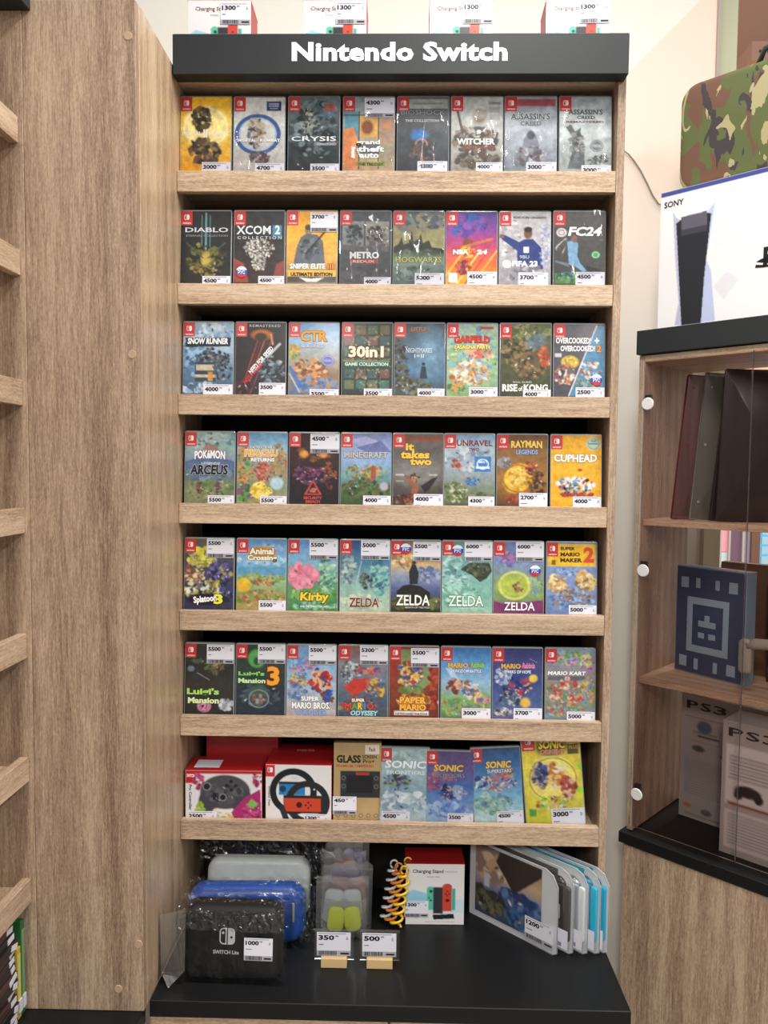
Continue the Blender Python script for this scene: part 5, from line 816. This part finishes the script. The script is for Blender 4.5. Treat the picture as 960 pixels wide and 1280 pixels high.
for k, x in enumerate((-.352, -.1215, .1305, .3605)):
    nm = ['leftmost', 'second from left', 'second from right', 'rightmost'][k]
    sx = (.01, 0, -.01, -.03)[k]
    t = charge_box(f'charging stand carton on top of the sign board, {nm} of four', (x, .022, 2.394), (0, 0, sx), h=.1345, group='charging stand cartons on top of the tall shelf', side=pmat('box_red_side', 'A01C20', .4), price=1)
    price_sticker(t, .002, .130, '1300', .06, .042, -.0018)

# ================================================================== pouches in plastic bags on the worktop
WT = .6174
def crumple(name, parent, w, h, y, seed, amp=.006, nx=18, ny=14, x0=None, z0=0, mat=BAG, lean=0, bend=None):
    rg = np.random.default_rng(seed); x0 = -w/2 if x0 is None else x0
    X, Z = np.meshgrid(np.linspace(x0, x0+w, nx+1), np.linspace(z0+h, z0, ny+1))
    g = rg.random(X.shape); g = (g+np.roll(g, 1, 0)*.6+np.roll(g, 1, 1)*.6)/2.2
    ed = np.minimum(np.minimum((X-x0)/w, (x0+w-X)/w), np.minimum((Z-z0)/h, (z0+h-Z)/h))
    X2 = X+(rg.random(X.shape)-.5)*w/nx*.5*(ed > .01); Z2 = np.maximum(Z+(rg.random(X.shape)-.5)*h/ny*.9, z0)
    Y = y-amp*g*(.4+1.1*np.clip(((Z-z0)/h-.62)/.38, 0, 1))+lean*(Z-z0)
    if bend is not None:        # film folds back over the top edge
        ex = np.maximum(Z2-bend, 0); Y = Y+ex*1.5; Z2 = Z2-ex*.45
    ob = grid_mesh(name, np.stack([X2, Y, Z2], -1).reshape(-1, 3), None, nx, ny, mat, parent)
    ob.data.shade_flat() if seed % 2 else None
    return ob
BLKP = pmat('black_pouch_fabric', '101012', .6); BLUP = pmat('blue_pouch_shell', '1F4E9E', .35, coat=.3); WHTP = pmat('white_pouch_shell', 'D8DEDA', .4)
# white, at the back
t = thing('console_pouch', 'white console pouch in a clear bag, behind the blue pouch', 'pouch', (-.283, .055, WT), (-.1, 0, 0))
slab('pouch_shell', .226, .128, .04, .03, .014, WHTP, t, 6, 4)
tube('zip_line', [(-.1, .02, .1285), (-.05, .02, .1288), (.05, .02, .1288), (.1, .02, .1285)], .0014, pmat('zip_grey', '9AA09C', .5), t)
crumple('plastic_bag', t, .27, .19, -.004, 11, .012, 26, 20, lean=.02, x0=-.13, bend=.118)
crumple('bag_gather', t, .28, .07, .03, 15, .02, 44, 14, z0=.112, x0=-.135, mat=GATHER)
crumple('bag_gather', t, .04, .15, .02, 17, .02, 10, 26, x0=.105, z0=.002, mat=GATHER)
# blue, in the middle
t = thing('console_pouch', 'blue hard console pouch in a clear bag, between black and white pouches', 'pouch', (-.290, -.04, WT), (-.08, 0, .03))
slab('pouch_shell', .243, .119, .052, .035, .022, BLUP, t, 6, 5)
slab('zip_tab', .006, .04, .004, .002, .001, pmat('zip_silver', 'B4B8BC', .3, metal=.6), t).location = (.098, -.004, .05)
crumple('plastic_bag', t, .268, .165, -.006, 21, .011, 26, 20, bend=.108)
crumple('bag_gather', t, .25, .05, -.006, 25, .012, 44, 10, x0=-.125, z0=.09, mat=GATHER, bend=.108)
crumple('bag_gather', t, .03, .11, .012, 27, .02, 8, 22, x0=.112, z0=.002, mat=GATHER)
# black, in front
t = thing('console_pouch', 'black soft console pouch in a clear bag with printed white emblem', 'pouch', (-.2955, -.150, WT), (-.1, 0, -.03))
slab('pouch_shell', .188, .14, .05, .022, .014, BLKP, t, 6, 4)
EMW = pmat('pouch_print_white', 'D4D4D6', .5)
emblem('printed_emblem', .030, .031, EMW, INKD, t, (-.0085, .0855), -.0008)
V, F = text_geo('SWITCH Lite', 'b'); lo, hi = V.min(0), V.max(0)
mk('printed_lettering', [(-.0355+(a-lo[0])/(hi[0]-lo[0])*.05, -.0008, .052+(b-lo[1])/(hi[1]-lo[1])*.0072) for a, b in V], F, EMW, t)
price_sticker(t, .026, .088, '1000', .055, .042, -.0085)
crumple('plastic_bag', t, .212, .185, -.0035, 31, .0095, 24, 20, z0=.0, bend=.128)
crumple('bag_gather', t, .21, .058, -.006, 35, .013, 44, 12, x0=-.108, z0=.098, mat=GATHER, bend=.128)
fl = crumple('bag_flap', t, .05, .145, -.012, 33, .012, 6, 10, x0=-.134, z0=.004)
fl2 = mk('bag_corner', [(-.134, -.02, .13), (-.09, -.004, .135), (-.088, -.006, .02), (-.112, -.03, .0), (-.132, -.012, .02)], [(0, 4, 3, 2, 1)], film('cloudy_bag_film', rough=.25, bump=.3, base=.16, tint=(.9, .88, .86, 1)), t)

# ================================================================== zip bags of thumb grips, price stands, coiled straps
GRP = 'zip bags of thumb grips on the worktop'
ZB = [('lime yellow', 'D2DC3A', -.090, -.005, .098, .080, 'in front'), ('pale white', 'C8CCD0', -.095, .018, .115, .112, 'second in the row'), ('pale red', 'B47C7C', -.088, .04, .11, .13, 'third in the row'),
      ('violet', '7A74A0', -.094, .062, .1, .146, 'fourth in the row'), ('red', 'A04440', -.098, .085, .085, .158, 'fifth in the row'), ('blue', '3C5CA4', -.084, .108, .08, .168, 'last in the row')]
for k, (cn, c, x, y, w, h, pos) in enumerate(ZB):
    t = thing('zip_bag', f'clear zip bag with {cn} thumb grips on the worktop, {pos}', 'bag', (x, y, WT), (-.16, .02*(k % 3-1), .03*(k % 2)), GRP)
    cm = pmat('grip_'+c, c, .4)
    s1 = slab('thumb_grip', w*.36, h*.62, .008, .012, .003, cm, t, 4, 2); s1.location = (-w*.2, .0, h*.14); s1.rotation_euler = (0, .1, 0)
    s2 = slab('thumb_grip', w*.36, h*.6, .008, .012, .003, cm, t, 4, 2); s2.location = (w*.2, .001, h*.15); s2.rotation_euler = (0, -.06, 0)
    crumple('zip_film', t, w*.98, h, -.002, 40+k, .003, 8, 8, mat=MILKY)
    box('zip_seal', -w*.49, w*.49, -.0035, -.0025, h*.9, h*.925, pmat('zip_seal', '8C9096', .3, alpha=.22), t, 0)
for k, (x, price, nm) in enumerate(((-.1025, '350', 'in front of the lime zip bag'), (-.0125, '500', 'in front of the coiled straps'))):
    t = thing('price_stand', f'clear price stand on a small wooden block, {nm}', 'price stand', (x, -.095, WT), (0, 0, 0), 'price stands on the worktop')
    box('block', -.0255, .0255, -.008, .012, 0, .019, pmat('pine_block', 'D4B482', .5), t, .0008)
    box('acrylic_plate', -.039, .039, .001, .003, .012, .074, CLEAR, t, 0)
    st_ = price_sticker(t, -.0345, .068, price, .067, .048, .0005)
for k, (c, cn, x) in enumerate((('E8C030', 'yellow', .018), ('E08030', 'orange', .006), ('DAD8D4', 'white', -.004), ('F0D060', 'pale yellow', .026))):
    t = thing('coiled_strap', f'{cn} coiled wrist strap standing beside the charging stand carton', 'strap', (x, .03+.012*k, WT), (0, 0, 0), 'coiled straps on the worktop')
    pts = []
    for i in range(60):
        a = i*.62; pts.append((.012*math.cos(a)+.018*(i/59), .009*math.sin(a), .004+.118*i/59))
    tube('strap', pts, .0028, pmat('strap_'+c, c, .4), t, 6)
    tube('end_loop', [(.018+.008*math.cos(a), 0, .13+.009*math.sin(a)) for a in np.linspace(-1.5, 4.4, 14)], .002, pmat('strap_'+c, c, .4), t, 6)

# ================================================================== hanging blister packs on the right of the worktop
BL = [((.345, -.052), 'printed landscape', 0), ((.378, -.047), 'dark grey', 1), ((.412, -.047), 'white', 2), ((.436, -.045), 'bright cyan', 3), ((.4505, -.043), 'deep cyan', 4)]
def blister(label, loc, rz, w, h, insert, seed, ops=None, price=None):
    """clear clamshell pack: local x runs from the far edge (-w) to the near edge (0)"""
    t = thing('blister_pack', label, 'blister pack', (loc[0], loc[1], WT), (0, 0, rz), 'blister packs leaning at the right of the worktop')
    V = [(0, 0, .006), (0, 0, h-.03), (-.012, 0, h-.008), (-.03, 0, h), (-w, 0, h), (-w, 0, 0), (-.01, 0, 0)]
    n = len(V); th = .0016
    F = [tuple(range(n))[::-1], tuple(range(n, 2*n))] + [(i, (i+1) % n, n+(i+1) % n, n+i) for i in range(n)]
    mk('backing_sheet', V+[(x, th, z) for x, y, z in V], F, pmat('milky_blister', 'E4E6E8', .25, alpha=.58), t)
    if not price: slab('clear_bubble', w*.86, h*.84, .0105, .018, .004, CLEAR, t, 5, 3).location = (-w*.5, -.011, h*.07)
    tube('rim', [(x, -.0006, z) for x, y, z in V], .0010, pmat('clear_rim', 'BEC3C6', .2, alpha=.45), t, 6, True)
    if ops: art_panel('printed_card', t, (-w*.93, h*.08, -w*.17, h*.97), -.0012 if price else -.0008, ops, 64 if price else 24)
    if insert:
        s = slab('grip_insert', w*.22, h*.66, .008, .006, .0025, pmat('grip_'+insert, insert, .5), t, 4, 2); s.location = (-w*.13, -.0095, h*.16)
        s2 = slab('grip_slot', .006, .03, .001, .0028, .0003, pmat('slot_pale', 'D8DCDC', .4), s, 4, 1); s2.location = (0, -.0008, h*.25)
    if price: price_sticker(t, -.075, .058, price, .068, .046, -.004)
    else:
        q = mk('price_sticker', [(-.048, -.0116, .012), (-.006, -.0116, .012), (-.006, -.0116, .052), (-.048, -.0116, .052)], [(0, 1, 2, 3)], PAPER, t)
        mk('barcode_strip', [(-.044, -.0119, .016), (-.02, -.0119, .016), (-.02, -.0119, .024), (-.044, -.0119, .024)], [(0, 1, 2, 3)], ink('8A888E'), q)
    return t
RZ = math.radians(-43)
blister('blister pack with dusk landscape card and brown corner, nearest to the charging stand carton', (.345, -.052), RZ, .222, .172, '', 1,
  [('v', '6A5C58', 'A08870', 'B89C7C', '8A8894', '4A5E88', '2C4470', '3A4858'), ('s', .3, .3, .3, .14, 26, .12, ['B89878', '8A7468', 'C8B090'], 3), ('s', .7, .6, .3, .1, 30, .09, ['3C5484', '5C74A0', '2C3C64'], 4), ('p', [(0, .6), (.1, .56), (.16, .64), (.3, .6), (.45, .66), (.5, .8), (0, .86)], '3A3A38'), ('s', .25, .8, .3, .12, 40, .06, ['3A4434', '5C6048', '2A2E30', '7C6C50'], 5), ('s', .75, .85, .25, .12, 36, .07, ['243A60', '3C5C8C', '5A6A7C'], 6), ('p', [(.38, 0), (1, 0), (1, .12), (.6, .52), (.32, .16)], '3A302C'), ('r', .14, .38, .22, .58, 'B8BCC0')], '1200')
for (x, y), nm, c, k in (((.378, -.047), 'dark grey grip', '4A4644', 2), ((.407, -.047), 'pale white grip', 'C8CCCC', 3), ((.432, -.045), 'bright cyan grip, second from the right', '2AA8C8', 4), ((.450, -.042), 'cyan grip, the rightmost one', '1C98BC', 5)):
    blister(f'clear blister pack with {nm}', (x, y), RZ, .222, .172, c, k, [('v', {2: '5A5654', 3: 'C8CACA', 4: '2498B4', 5: '1C88A8'}[k], {2: '6A6664', 3: 'D4D6D6', 4: '9CC4CC', 5: '8CBCC8'}[k], 'C8CCCE'), ('n', .15, 5, k)])

# ================================================================== glass corner cabinet on the right
P0 = (.6461, .4997); RZC = math.atan2(-.6856, .728)
def cw(u, n, z=0): return (P0[0]+.728*u+.6856*n, P0[1]-.6856*u+.728*n, z)
cab = thing('glass_cabinet', 'oak corner cabinet with glass doors at the right edge', 'cabinet', cw(0, 0), RZC)
CWD, CDP = .62, .30
box('side_panel', 0, .0165, 0, CDP, .625, 1.902, WV, cab)
box('side_panel', CWD-.0165, CWD, 0, CDP, .625, 1.902, WV, cab)
box('top_board', .0165, CWD-.0165, 0, CDP, 1.884, 1.902, WX, cab)
box('shelf_board', .017, CWD-.017, .012, CDP, 1.455, 1.4715, WX, cab)
box('shelf_board', .017, CWD-.017, .012, CDP, 1.030, 1.0465, WX, cab)
box('cornice', -.004, CWD+.004, -.012, CDP, 1.904, 1.966, pmat('black_header', '14181A', .6), cab, .0012)
box('worktop', -.012, CWD+.012, -.022, CDP, .592, .622, BLACK, cab, .001)
box('base_body', .0, CWD, .0, CDP, .02, .59, WV, cab)
for a, b in ((.0, .418), (.422, .62)): box('base_door', a, b, -.018, -.001, .03, .588, WV, cab)
for a, b in ((.0145, .285), (.2875, .60)):
    g = box('glass_door', a, b, -.006, -.001, .64, 1.888, GLASS, cab, .0005)
    box('glass_edge', a, a+.0012, -.0065, -.0005, .64, 1.888, pmat('glass_edge_bright', 'B8AEAE', .2, alpha=.35 if a > .1 else 1) if a < .1 else pmat('glass_edge_dim', '6A5E5C', .2, alpha=.5), cab, 0)
for z in (1.775, 1.3365, .731):
    d = disc('hinge_cap', .0165, .003, pmat('hinge_white', 'E4E2DC', .35), cab, (.029, -.006, z), 24)
    box('hinge_arm', .018, .034, .0, .012, z-.01, z+.024, pmat('hinge_dark', '5A5652', .3, metal=.6), cab, .001)
# --- top compartment: translucent plastic folders
def tint(c, a): 
    return film('tinted_plastic_'+c, rough=.12, bump=0, base=.05, tint=tuple(x*a+(1-a) for x in lin(c)[:3])+(1,), blend=.3)
for k, (nm, c, u, n, w, h, m) in enumerate((('dark red', '5E3A3C', .0665, .0676, .2, .385, 0), ('smoke grey', '6C7068', .1113, .0739, .2, .388, 1), ('near black', '2A2624', .1603, .087, .2, .392, 2))):
    t = thing('plastic_sleeve', f'{nm} plastic sleeve leaning in the top of the glass cabinet', 'sleeve', cw(u, n, 1.472), (0, .085, RZC+.68), 'plastic sleeves in the glass cabinet')
    ms = pmat('sleeve_'+c, c, .25, coat=.3, alpha=(.6, .6, .86)[k])
    slab('sleeve_sheet', w, h, .006, .006, .0015, ms, t, 3, 2).location = (w/2, 0, 0)
    tube('sleeve_rim', [(0.002, -.0005, .003), (0.002, -.0005, h-.003), (w-.004, -.0005, h-.003), (w-.004, -.0005, .003)], .0022, pmat('rim_'+c, {0: '8A2438', 1: 'A4A89C', 2: '3C3A36'}[m], .3), t, 6, True)
    for q in range(3): disc('sleeve_stud', .0035, .0015, pmat('rim_'+c, '888888', .3), t, (.02, -.001, .05+q*.15), 10)
t = thing('plastic_sleeve', 'broad black plastic sleeve at the right in the glass cabinet top', 'sleeve', cw(.25, .075, 1.472), (0, .03, RZC+.68), 'plastic sleeves in the glass cabinet')
slab('sleeve_sheet', .24, .385, .006, .006, .0015, pmat('sleeve_black', '241C1C', .25, coat=.3, alpha=.9), t, 3, 2).location = (.06, .02, 0)
# --- middle compartment: blue pixel carton, grey handle, dark cartons
t = thing('pixel_box', 'slate blue carton with pale pixel pattern in the glass cabinet', 'box', cw(.0505, .158, 1.0468), RZC-.207)
bw, bh, bd = .205, .294, .045
PALEB = pmat('pixel_pale_blue', '8FA8BC', .45); NAVY = pmat('pixel_navy', '3C4866', .4)
box('carton', 0, bw, 0, bd, 0, bh, pmat('carton_edge_blue', '7C98AE', .45), t, .001)
box('front_board', .003, bw-.002, -.002, 0, .004, bh-.003, NAVY, t, .0004)
def dash(u0, v0, u1, v1): box('pixel_mark', u0*bw, u1*bw, -.0035, -.0018, (1-v1)*bh, (1-v0)*bh, PALEB, t, .0006)
for a, b, c, d in ((.08, .1, .19, .2), (.3, .1, .36, .19), (.58, .1, .64, .19), (.77, .1, .89, .2), (.08, .84, .19, .94), (.3, .85, .36, .95), (.58, .85, .64, .95), (.77, .84, .89, .94)): dash(a, b, c, d)
for a, b, c, d in ((.18, .28, .78, .345), (.18, .725, .78, .79), (.18, .345, .26, .725), (.7, .345, .78, .725), (.35, .49, .6, .545), (.44, .435, .51, .49), (.35, .6, .44, .65), (.5, .6, .6, .65)): dash(a, b, c, d)
t = thing('grey_handle', 'curved pale grey plastic handle in front of the blue carton', 'handle', cw(.250, .055, 1.0468), RZC)
HG = pmat('handle_grey', '9A9A8C', .5)
tube('handle_bar', [(.24, 0, .0), (.235, 0, .06), (.22, 0, .11), (.16, 0, .13), (.10, 0, .133), (.05, 0, .129), (.03, 0, .122)], [.013, .013, .014, .0135, .013, .0135, .014], HG, t, 12)
slab('handle_grip', .032, .085, .026, .01, .007, HG, t, 5, 3).location = (.025, -.012, .052)
t = thing('product_box', 'dark carton with golden print behind the grey handle', 'box', cw(.355, .2, 1.0468), RZC-.1)
box('carton', -.08, .12, 0, .05, 0, .27, pmat('dark_carton', '24201E', .4), t)
box('carton_band', -.0805, .1205, -.0006, .0506, .235, .272, pmat('brown_band', '8A4A2C', .5), t, .0004)
art_panel('front_print', t, (-.078, .004, .118, .233), -.001, [('v', '4A3A24', '2A2420', '3A3028', '2C3428'), ('s', .3, .15, .3, .1, 24, .06, ['B8923C', '7C5A2C', '2A2420'], 3), ('s', .25, .55, .2, .12, 20, .05, ['A06A4C', '5C3A34', '8A3430'], 4), ('s', .3, .85, .3, .1, 24, .06, ['5C6C3C', '8A7C3C', '2C3424'], 5)], 40)
t = thing('product_box', 'long flat brown carton lying behind the blue carton', 'box', cw(.16, .262, 1.0468), RZC)
box('carton', -.03, .2, 0, .03, 0, .302, pmat('brown_carton', '7C5C44', .5), t)
# --- lower compartment: two white console cartons
def console_box(label, loc, rz, w, h, d, ops, words):
    t = thing('console_box', label, 'box', loc, rz)
    box('carton', 0, w, 0, d, 0, h, pmat('console_carton_white', 'B9B6B0', .45), t, .001)
    art_panel('front_print', t, (.0005, .0005, w-.0005, h-.0005), -.0008, ops, 84)
    f = lambda u, v, l: (u*w, -.0012-l, (1-v)*h)
    for s, x0, y0, x1, y1, c, wt in words: text_on(t, 'box_lettering', s, (x0, y0, x1, y1), f, c, wt)
    return t
lines = lambda x0, x1, y0, n, st, c: [('r', x0, y0+k*st, x1-(.05 if k % 4 == 3 else 0), y0+k*st+st*.45, c) for k in range(n)]
def ps3(s, x0, y0, x1, y1, c): return (s, x0, y0, x1, y1, c, 'b')
console_box('pale grey console carton at the back of the lower glass cabinet', cw(.060, .195, .6225), RZC-.04, .30, .352, .09,
  [('v', 'B4B0AA', 'A8A6A4', 'ACAAA6'), ('r', .04, .17, .56, .18, '8A8680'), ('r', .04, .36, .56, .365, '8A8680'), ('e', .22, .24, .07, .05, '5C6C84', .02), ('r', .12, .285, .34, .295, '6A6864'), ('r', .16, .31, .36, .325, '3C3A38'), ('e', .17, .42, .06, .025, '5A5858'), ('e', .43, .44, .06, .02, '5A5858')] + lines(.05, .8, .52, 14, .021, '96948F') + [('r', .05, .5, .07, .6, '8A9CC0'), ('r', .05, .7, .07, .8, '8A9CC0'), ('e', .08, .9, .04, .02, 'B8844C'), ('e', .26, .92, .05, .025, '6A6864'), ('r', .06, .96, .9, .972, '8A8680')],
  [ps3('P', .05, .045, .16, .11, '34322F'), ps3('S', .18, .045, .28, .11, '34322F'), ps3('3', .3, .045, .42, .11, '34322F')])
console_box('white console carton with controller pictures in front in the glass cabinet', cw(.224, .062, .6225), RZC-.02, .33, .345, .11,
  [('v', 'A6A29B', 'ACA9A4', 'A8A49E'), ('r', .03, .17, 1, .62, 'D2D0CC'), ('r', .03, .66, 1, .95, 'CBC9C6')] + lines(.06, .96, .25, 7, .027, '8C8A88') + lines(.06, .96, .69, 10, .024, '94928F') +
  [('e', .2, .5, .1, .045, '34302F'), ('e', .13, .535, .035, .035, '34302F'), ('e', .28, .535, .035, .035, '34302F'), ('p', [(.42, .48), (.66, .48), (.6, .54), (.54, .6), (.48, .54)], '34302F'), ('e', .88, .5, .09, .04, '34302F'), ('r', .05, .6, 1, .622, '8A4430')],
  [ps3('P', .045, .045, .155, .11, '34322F'), ps3('S', .175, .045, .275, .11, '34322F'), ps3('3', .295, .045, .415, .11, '34322F'), ('PlayStation', .36, .195, .68, .235, '2C2A28', 'b')])
# --- on top: white console carton and camouflage bag
t = thing('console_box', 'large white console carton with blue stripe on top of the glass cabinet', 'box', cw(.036, .022, 1.9665), RZC)
w5, h5, d5 = .43, .352, .15
box('carton', 0, w5, 0, d5, 0, h5, pmat('carton_white', 'E6E2DE', .4), t, .001)
art_panel('front_print', t, (.0005, .0005, w5-.0005, h5-.0005), -.0008,
  [('v', 'E8E4E2', 'E4E1E0', 'E6E4E4'), ('r', 0, 0, 1, .035, '3F4C8C'), ('p', [(.404, .646), (.471, .719), (.391, .84), (.33, .741)], 'D8D6DB'), ('p', [(.33, .22), (.474, .2), (.477, .47), (.32, .478)], 'E1DDDF'), ('p', [(.62, .3), (.8, .25), (.8, .5), (.62, .6)], 'DEDADE'),
   ('p', [(.077, .152), (.095, .197), (.125, .227), (.104, .243), (.135, .634), (.15, .984), (.107, .978), (.127, .816), (.096, .469)], 'B4B5C8'), ('p', [(.326, .149), (.284, .205), (.296, .23), (.284, .534), (.314, .628), (.346, .98), (.262, .983), (.272, .664)], 'B6BEDC'),
   ('p', [(.098, .243), (.128, .222), (.283, .215), (.305, .225), (.276, .664), (.265, .985), (.148, .984), (.129, .703)], '2B2C30'), ('p', [(.128, .205), (.28, .2), (.283, .3), (.132, .302)], '5C5A66'), ('r', .13, .3, .283, .34, '403F47')], 200)
f5 = lambda u, v, l: (u*w5, -.0012-l, (1-v)*h5)
text_on(t, 'box_lettering', 'SONY', (.024, .075, .142, .118), f5, '24222A', 'b')
text_on(t, 'box_lettering', 'P', (.60, .53, .66, .66), f5, '18161A', 'x')
text_on(t, 'box_lettering', 'S', (.56, .60, .72, .665), f5, '18161A', 'x', shear=.2)
def camo():
    m = bpy.data.materials.new('camouflage_fabric'); m.use_nodes = True; nt = m.node_tree; L = nt.links.new; b_ = nt.nodes['Principled BSDF']; b_.inputs['Roughness'].default_value = .8
    tc = N(nt, 'ShaderNodeTexCoord'); col = None
    base = N(nt, 'ShaderNodeRGB'); base.outputs[0].default_value = lin('545C30'); col = base.outputs[0]
    for k, (c, th, sc) in enumerate((('664634', .53, (13, 13, 6)), ('383034', .61, (24, 24, 11)), ('A0966E', .60, (22, 22, 9)))):
        mp = N(nt, 'ShaderNodeMapping'); mp.inputs['Scale'].default_value = sc; mp.inputs['Location'].default_value = (k*3.7+.4, k*1.9, k*5.1); L(tc.outputs['Object'], mp.inputs[0])
        n = N(nt, 'ShaderNodeTexNoise'); n.inputs['Scale'].default_value = 1.0; n.inputs['Detail'].default_value = 3; n.inputs['Distortion'].default_value = 1.0; L(mp.outputs[0], n.inputs['Vector'])
        g = N(nt, 'ShaderNodeMath', operation='GREATER_THAN'); L(n.outputs[0], g.inputs[0]); g.inputs[1].default_value = th
        mx = N(nt, 'ShaderNodeMix', data_type='RGBA'); L(g.outputs[0], mx.inputs[0]); L(col, mx.inputs[6]); mx.inputs[7].default_value = lin(c); col = mx.outputs[2]
    L(col, b_.inputs['Base Color']); return m
t = thing('carry_bag', 'camouflage fabric carry bag lying on the white console carton', 'bag', cw(.262, .055, 2.319), (0, 0, RZC))
slab('bag_body', .40, .272, .11, .045, .02, camo(), t, 8, 4)
tube('zip_line', [(-.2005, .055, .05), (-.2005, .055, .22), (-.18, .055, .26), (-.15, .055, .2722), (.15, .055, .2722)], .0025, pmat('zip_black', '2A2A2A', .5), t)
tube('zip_pull', [(-.202, .055, .10), (-.21, .05, .095), (-.212, .05, .088), (-.206, .05, .084), (-.2, .055, .09)], .0012, pmat('zip_black', '2A2A2A', .5), t, 6)
tube('handle', [(-.02, .03, .268), (.0, .02, .30), (.06, .015, .312), (.12, .02, .30), (.14, .03, .268)], .007, pmat('zip_black', '2A2A2A', .5), t, 8)
